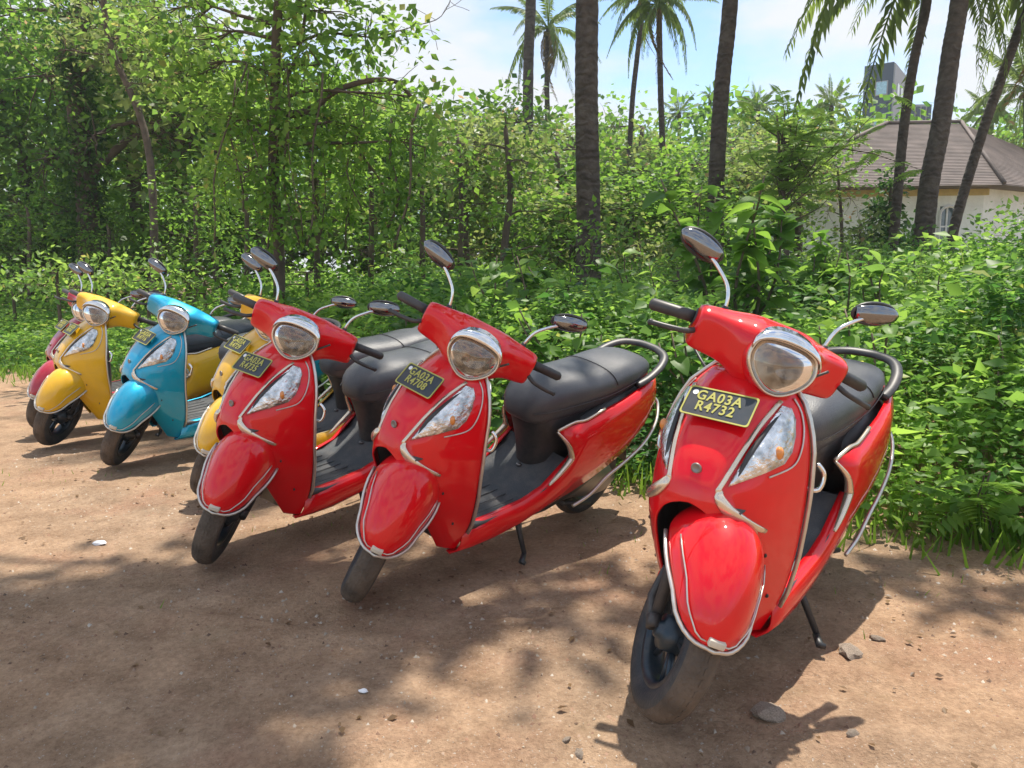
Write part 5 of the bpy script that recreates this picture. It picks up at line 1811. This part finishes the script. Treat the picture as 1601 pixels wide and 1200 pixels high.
def build_rear(root, parts):
    # side panels
    cols = [ # bottom, mid, top (x,z), y
        ((.985, .155), (.965, .20), (.950, .262), .178), ((.90, .158), (.895, .21), (.885, .272), .190), ((.80, .165), (.795, .225), (.79, .282), .196), ((.65, .190), (.645, .245), (.64, .300), .198),
        ((.55, .212), (.54, .275), (.53, .332), .198), ((.48, .228), (.47, .310), (.462, .385), .200), ((.42, .245), (.405, .345), (.392, .440), .202)]
    cols2 = [((.33, .270), (.325, .44), (.330, .588), .208), ((.22, .305), (.215, .47), (.220, .622), .212), ((.10, .345), (.095, .505), (.10, .650), .212),
             ((-.02, .390), (-.02, .540), (-.01, .678), .206), ((-.12, .440), (-.12, .580), (-.11, .702), .190), ((-.21, .495), (-.215, .610), (-.20, .712), .158), ((-.285, .545), (-.292, .63), (-.275, .705), .095)]
    for side in (-1, 1):
        mb = MB()
        def column(b_, m_, t_, y):
            yb = y - 0.030
            return [Vector((b_[0], side * (yb - 0.02), b_[1] + 0.002)), Vector((b_[0], side * yb, b_[1])), Vector(((b_[0] + m_[0]) / 2, side * (y - 0.004), (b_[1] + m_[1]) / 2)), Vector((m_[0], side * y, m_[1])),
                    Vector(((m_[0] + t_[0]) / 2, side * (y - 0.004), (m_[1] + t_[1]) / 2)), Vector((t_[0], side * (y - 0.018), t_[1])), Vector((t_[0], side * (y - 0.040), t_[1] + 0.004))]
        rings = [column(*c) for c in cols + cols2]
        n = 7
        V = [v for r in rings for v in r]
        F = []
        for i in range(len(rings) - 1):
            for k in range(n - 1):
                if i == len(cols) - 1 and k >= 3:
                    continue
                F.append((i * n + k, (i + 1) * n + k, (i + 1) * n + k + 1, i * n + k + 1))
        # spur reaching forward above the notch
        i0 = len(cols)
        base = i0 * n
        c2 = (len(cols) - 1) * n
        V.append(Vector((.475, side * 0.150, .560)))
        V.append(Vector((.425, side * 0.186, .505)))
        V.append(Vector((.40, side * 0.178, .590)))
        a_, b_, c_ = len(V) - 3, len(V) - 2, len(V) - 1
        F += [(c2 + 3, base + 3, base + 4, c2 + 4), (c2 + 4, base + 4, b_, c2 + 5), (base + 4, base + 5, c_, b_), (b_, c_, a_), (base + 5, base + 6, c_)]
        if side < 0:
            F = [tuple(reversed(f)) for f in F]
        mb.add(V, F)
        parts.append(mb.build('side_panel', M['red'], root, solid=0.006))
        ch = catmull([Vector(p) for p in [(.520, side * .196, .352), (.47, side * .196, .388), (.405, side * .192, .438), (.402, side * .190, .462), (.432, side * .184, .512), (.476, side * .152, .562)]], 4)
        k = len(ch)
        MB().tube([p + Vector((0.006, side * 0.001, 0)) for p in ch], [0.005 + 0.010 * math.sin(math.pi * min(1, i / (k - 1) * 1.0)) for i in range(k)], 8, flat=0.8).build('chevron_trim', M['trim'], root)
        tp = [Vector((x, side * y, z)) for x, y, z in ((.476, .150, .564), (.40, .168, .596), (.33, .176, .600), (.22, .180, .634))]
        MB().tube(catmull(tp, 4), 0.007, 8).build('panel_trim', M['trim'], root)
        # steel guard rail round the tail
        g = catmull([(.34, side * .205, .215), (.24, side * .212, .248), (.15, side * .218, .315), (.03, side * .218, .362), (-.12, side * .208, .425), (-.23, side * .180, .50), (-.305, side * .125, .56), (-.30, side * .10, .585)], 5)
        MB().tube(g, 0.0075, 8).build('guard_rail', M['beading'], root)
    # footboard
    fb = MB()
    rows = []
    for x, hw, z in ((.955, .160, .292), (.93, .176, .274), (.85, .180, .274), (.70, .180, .286), (.60, .182, .300), (.50, .184, .345), (.43, .184, .385), (.40, .184, .43)):
        rows.append([Vector((x, s * hw, z + (0.006 if abs(s) < 0.5 else 0))) for s in np.linspace(-1, 1, 11)])
    fb.loft(rows, closed=False)
    fl = fb.build('footboard', M['floor'], root, solid=0.02)
    for k in range(7):
        y = -0.135 + 0.045 * k
        MB().tube([(.90, y, .283), (.66, y, .297)], [0.0022, 0.0022], 6).build('rubber_rib', M['floor'], fl)
    MB().tube([(.50, 0, .352), (.50, 0, .360)], 0.012, 10).build('bolt', M['steel'], fl)
    # belly under the board
    bl = MB()
    bl.loft([[Vector((x, s * hw, z0)) for s in (-1, 1)] + [Vector((x, s * hw, z1)) for s in (1, -1)] for x, hw, z0, z1 in ((.96, .10, .18, .27), (.7, .13, .17, .27), (.45, .15, .19, .30), (.25, .15, .23, .40), (.0, .14, .32, .52), (-.2, .11, .46, .60))])
    bl.build('underbody', M['plastic'], root, bevel=0.01)
    # seat pedestal
    pd = MB()
    rings = []
    for z, xf_, hw, xb in ((.280, .478, .074, .20), (.36, .484, .080, .2), (.44, .496, .094, .18), (.52, .520, .112, .12), (.57, .545, .120, .05), (.60, .55, .118, 0.0), (.66, .50, .11, -0.05)):
        r = []
        for t in np.linspace(-math.pi / 2, math.pi / 2, 11):
            r.append(Vector((xf_ - 0.085 + 0.085 * math.cos(t), hw * math.sin(t), z)))
        r += [Vector((xb, hw * 1.15, z)), Vector((xb, -hw * 1.15, z))]
        rings.append(r)
    pd.loft(rings)
    pd.build('seat_pedestal', M['plastic'], root, sub=1)
    tl = MB()
    tl.loft([[Vector((x, hw * math.cos(t), zc + hz * math.sin(t))) for t in np.linspace(0, 2 * math.pi, 14, endpoint=False)] for x, hw, zc, hz in ((.30, .18, .50, .12), (.1, .185, .56, .13), (-.1, .17, .61, .10), (-.22, .13, .63, .07), (-.285, .085, .635, .05))])
    tl.build('tail_core', M['plastic'], root)
    # seat
    se = MB()
    X = [.592, .576, .535, .47, .38, .28, .18, .10, .04, -.03, -.10, -.16, -.20, -.222]
    T = [.640, .690, .730, .755, .768, .772, .776, .786, .798, .806, .808, .802, .786, .760]
    B = [.606, .580, .566, .566, .575, .590, .606, .622, .638, .655, .672, .688, .704, .724]
    W = [.045, .085, .116, .134, .146, .154, .158, .158, .157, .153, .142, .124, .096, .052]
    rings = []
    for x, t_, b_, hw in zip(X, T, B, W):
        c = (t_ + b_) / 2
        h = (t_ - b_) / 2
        r = []
        for a in np.linspace(0, 2 * math.pi, 24, endpoint=False):
            ca, sa = math.cos(a), math.sin(a)
            p = 2.7 if sa > 0 else 3.5
            yy = hw * math.copysign(abs(ca) ** (2 / p), ca)
            if sa < 0: yy *= 0.94
            r.append(Vector((x, yy, c + h * math.copysign(abs(sa) ** (2 / p), sa))))
        rings.append(r)
    se.loft(rings)
    so = se.build('seat', M['seat'], root, sub=1)
    # welted seam round the cushion
    for side in (-1, 1):
        sm_ = [Vector((x, side * (hw * 0.995 + 0.001), (t_ * 0.42 + b_ * 0.58))) for x, t_, b_, hw in zip(X[1:-1], T[1:-1], B[1:-1], W[1:-1])]
        MB().tube(catmull(sm_, 3), 0.0022, 5).build('seam', M['plastic'], so)
    for xc in (.12,):
        t_, b_, hw = interp(-xc, [-v for v in X], T), interp(-xc, [-v for v in X], B), interp(-xc, [-v for v in X], W)
        c, h = (t_ + b_) / 2, (t_ - b_) / 2
        q = []
        for a in np.linspace(0.15, math.pi - 0.15, 17):
            ca, sa = math.cos(a), math.sin(a)
            q.append(Vector((xc + 0.03 * math.sin(a), hw * math.copysign(abs(ca) ** (2 / 2.7), ca) * 1.0, c + h * abs(sa) ** (2 / 2.7) * 0.995)))
        MB().tube(q, 0.0022, 5).build('seam', M['plastic'], so)
    # grab rail
    gr = MB()
    g = catmull([(-.03, .155, .700), (-.10, .166, .730), (-.19, .158, .772), (-.262, .122, .802), (-.298, .055, .814), (-.303, 0, .816)], 5)
    g = g + [Vector((p.x, -p.y, p.z)) for p in reversed(g[:-1])]
    gr.tube(g, 0.021, 10, flat=0.65)
    gr.build('grab_rail', M['plastic'], root)
    # tail lamp, rear mudguard, plate
    MB().loft([[Vector((x, hw * math.cos(t), .655 + hz * math.sin(t))) for t in np.linspace(0, 2 * math.pi, 14, endpoint=False)] for x, hw, hz in ((-.27, .085, .04), (-.30, .075, .034), (-.312, .04, .018))]).build('tail_lamp', M['redlens'], root)
    mg = MB()
    rows = []
    for a in np.linspace(rad(35), rad(175), 12):
        rows.append([Vector((0.0 + 0.245 * math.cos(a), s * 0.062, 0.225 + 0.245 * math.sin(a) - 0.01 * s * s)) for s in np.linspace(-1, 1, 5)])
    mg.loft(rows, closed=False)
    mg.build('rear_mudguard', M['plastic'], root, solid=0.004)
    wheel(0.0, 0.215, root, False)
    # engine and transmission case on the left, silencer on the right
    en = MB()
    en.loft([[Vector((x, .085 + .035 * math.cos(t), zc + hz * math.sin(t))) for t in np.linspace(0, 2 * math.pi, 14, endpoint=False)] for x, zc, hz in ((.40, .24, .05), (.36, .245, .075), (.2, .235, .07), (.05, .222, .085), (-.04, .215, .075), (-.08, .215, .03))])
    en.build('engine_case', M['steel'], root)
    ai = MB()
    ai.loft([[Vector((x, .10 + .04 * math.cos(t), zc + hz * math.sin(t))) for t in np.linspace(0, 2 * math.pi, 12, endpoint=False)] for x, zc, hz in ((.22, .36, .02), (.2, .36, .05), (.02, .38, .06), (-.06, .385, .05), (-.08, .385, .01))])
    ai.build('air_box', M['plastic'], root)
    si = MB()
    si.loft([[Vector((x, -.12 + r * math.cos(t), z + r * math.sin(t))) for t in np.linspace(0, 2 * math.pi, 16, endpoint=False)] for x, z, r in ((.28, .19, .012), (.18, .20, .02), (.14, .205, .045), (-.18, .27, .05), (-.22, .278, .03), (-.26, .285, .012))])
    si.build('silencer', M['steel'], root)
    cs = MB()
    cs.tube([(.26, -.10, .15), (.26, .10, .15)], 0.011, 8)
    for s in (-1, 1):
        cs.tube([(.26, s * .09, .15), (.10, s * .13, .13)], 0.010, 8)
    cs.build('centre_stand', M['plastic'], root)


def build_stand(root, lean):
    fz = 0.235 * math.tan(lean) + 0.004
    F = Vector((.64, .235, fz))
    MB().tube([(.60, .10, .21), (.61, .13, .19), (.635, .225, fz + 0.02)], [0.014, 0.012, 0.010], 8).tube([(.635, .222, fz + 0.018), (.67, .245, fz + 0.008), (.665, .262, fz + 0.006)], [0.011, 0.013, 0.008], 8).build('side_stand', M['plastic'], root)
    MB().tube([(.575, .115, .20), (.61, .19, .08)], [0.005, 0.005], 6).build('stand_spring', M['steel'], root)


def make_scooter():
    root = empty('scooter')
    painted = []
    build_apron(root, painted)
    build_front(root, painted)
    build_rear(root, painted)
    details(root)
    for p in painted:
        p['painted'] = 1
    return root


proto = make_scooter()
# place: (paint, front contact x, y, heading, lean, plate text, label)
PLACES = [
    ('red', 0.378, 1.835, 231.4, 6.6, 41, 'GA03A\nR4732', 'red scooter nearest the camera, black wheel turned and headlight facing us beside the leafy bank'),
    ('red', -0.547, 2.581, 226.7, 14.1, 45, 'GA03A\nR4708', 'red scooter leaning on its side stand between two other red scooters'),
    ('red', -1.210, 2.923, 233.4, 8.9, 41, 'GA03A\nR4735', 'third red scooter, parked just in front of a yellow one'),
    ('yellow', -1.60, 3.86, 226.0, 8.7, 44, 'GA03A\nR4729', 'yellow scooter mostly hidden behind a red scooter, right of the blue one'),
    ('blue', -2.431, 4.523, 231.3, 10.8, 42, 'GA03A\nR4716', 'blue scooter standing between two yellow scooters in sunlight'),
    ('yellow', -3.171, 5.093, 224.1, 5.4, 45, 'GA03A\nR4741', 'yellow scooter at the far left of the row, overlapping a crimson one'),
    ('crimson', -3.55, 5.62, 224.0, 6.0, 43, 'GA03A\nR4750', 'crimson scooter almost hidden behind the farthest yellow scooter'),
]
scooters = []
for i, (paint, x, y, psi, lean, st_, txt, label) in enumerate(PLACES):
    s_ = copy_tree(proto) if i < len(PLACES) - 1 else proto
    scooters.append((s_, paint, x, y, psi, lean, st_, txt, label))
for s_, paint, x, y, psi, lean, st_, txt, label in scooters:
    turn = Matrix.Translation(AX_0) @ Matrix.Rotation(rad(st_), 4, AX_U) @ Matrix.Translation(-AX_0)
    for ch in s_.children:
        if ch.get('turned'):
            ch.matrix_basis = turn
            del ch['turned']
        if ch.get('painted'):
            ch.material_slots[0].link = 'OBJECT'
            ch.material_slots[0].material = M[paint]
            del ch['painted']
    build_plate(s_, txt)
    build_stand(s_, rad(lean))
    Rz = Matrix.Rotation(rad(psi), 4, 'Z')
    s_.rotation_euler = (Rz @ Matrix.Rotation(rad(-lean), 4, 'X')).to_euler()
    off = Rz @ Vector((1.24, 0, 0))
    s_.location = (x - off.x, y - off.y, 0.0)
    tag(s_, label, 'scooter', 'scooters parked in a row on the dirt')
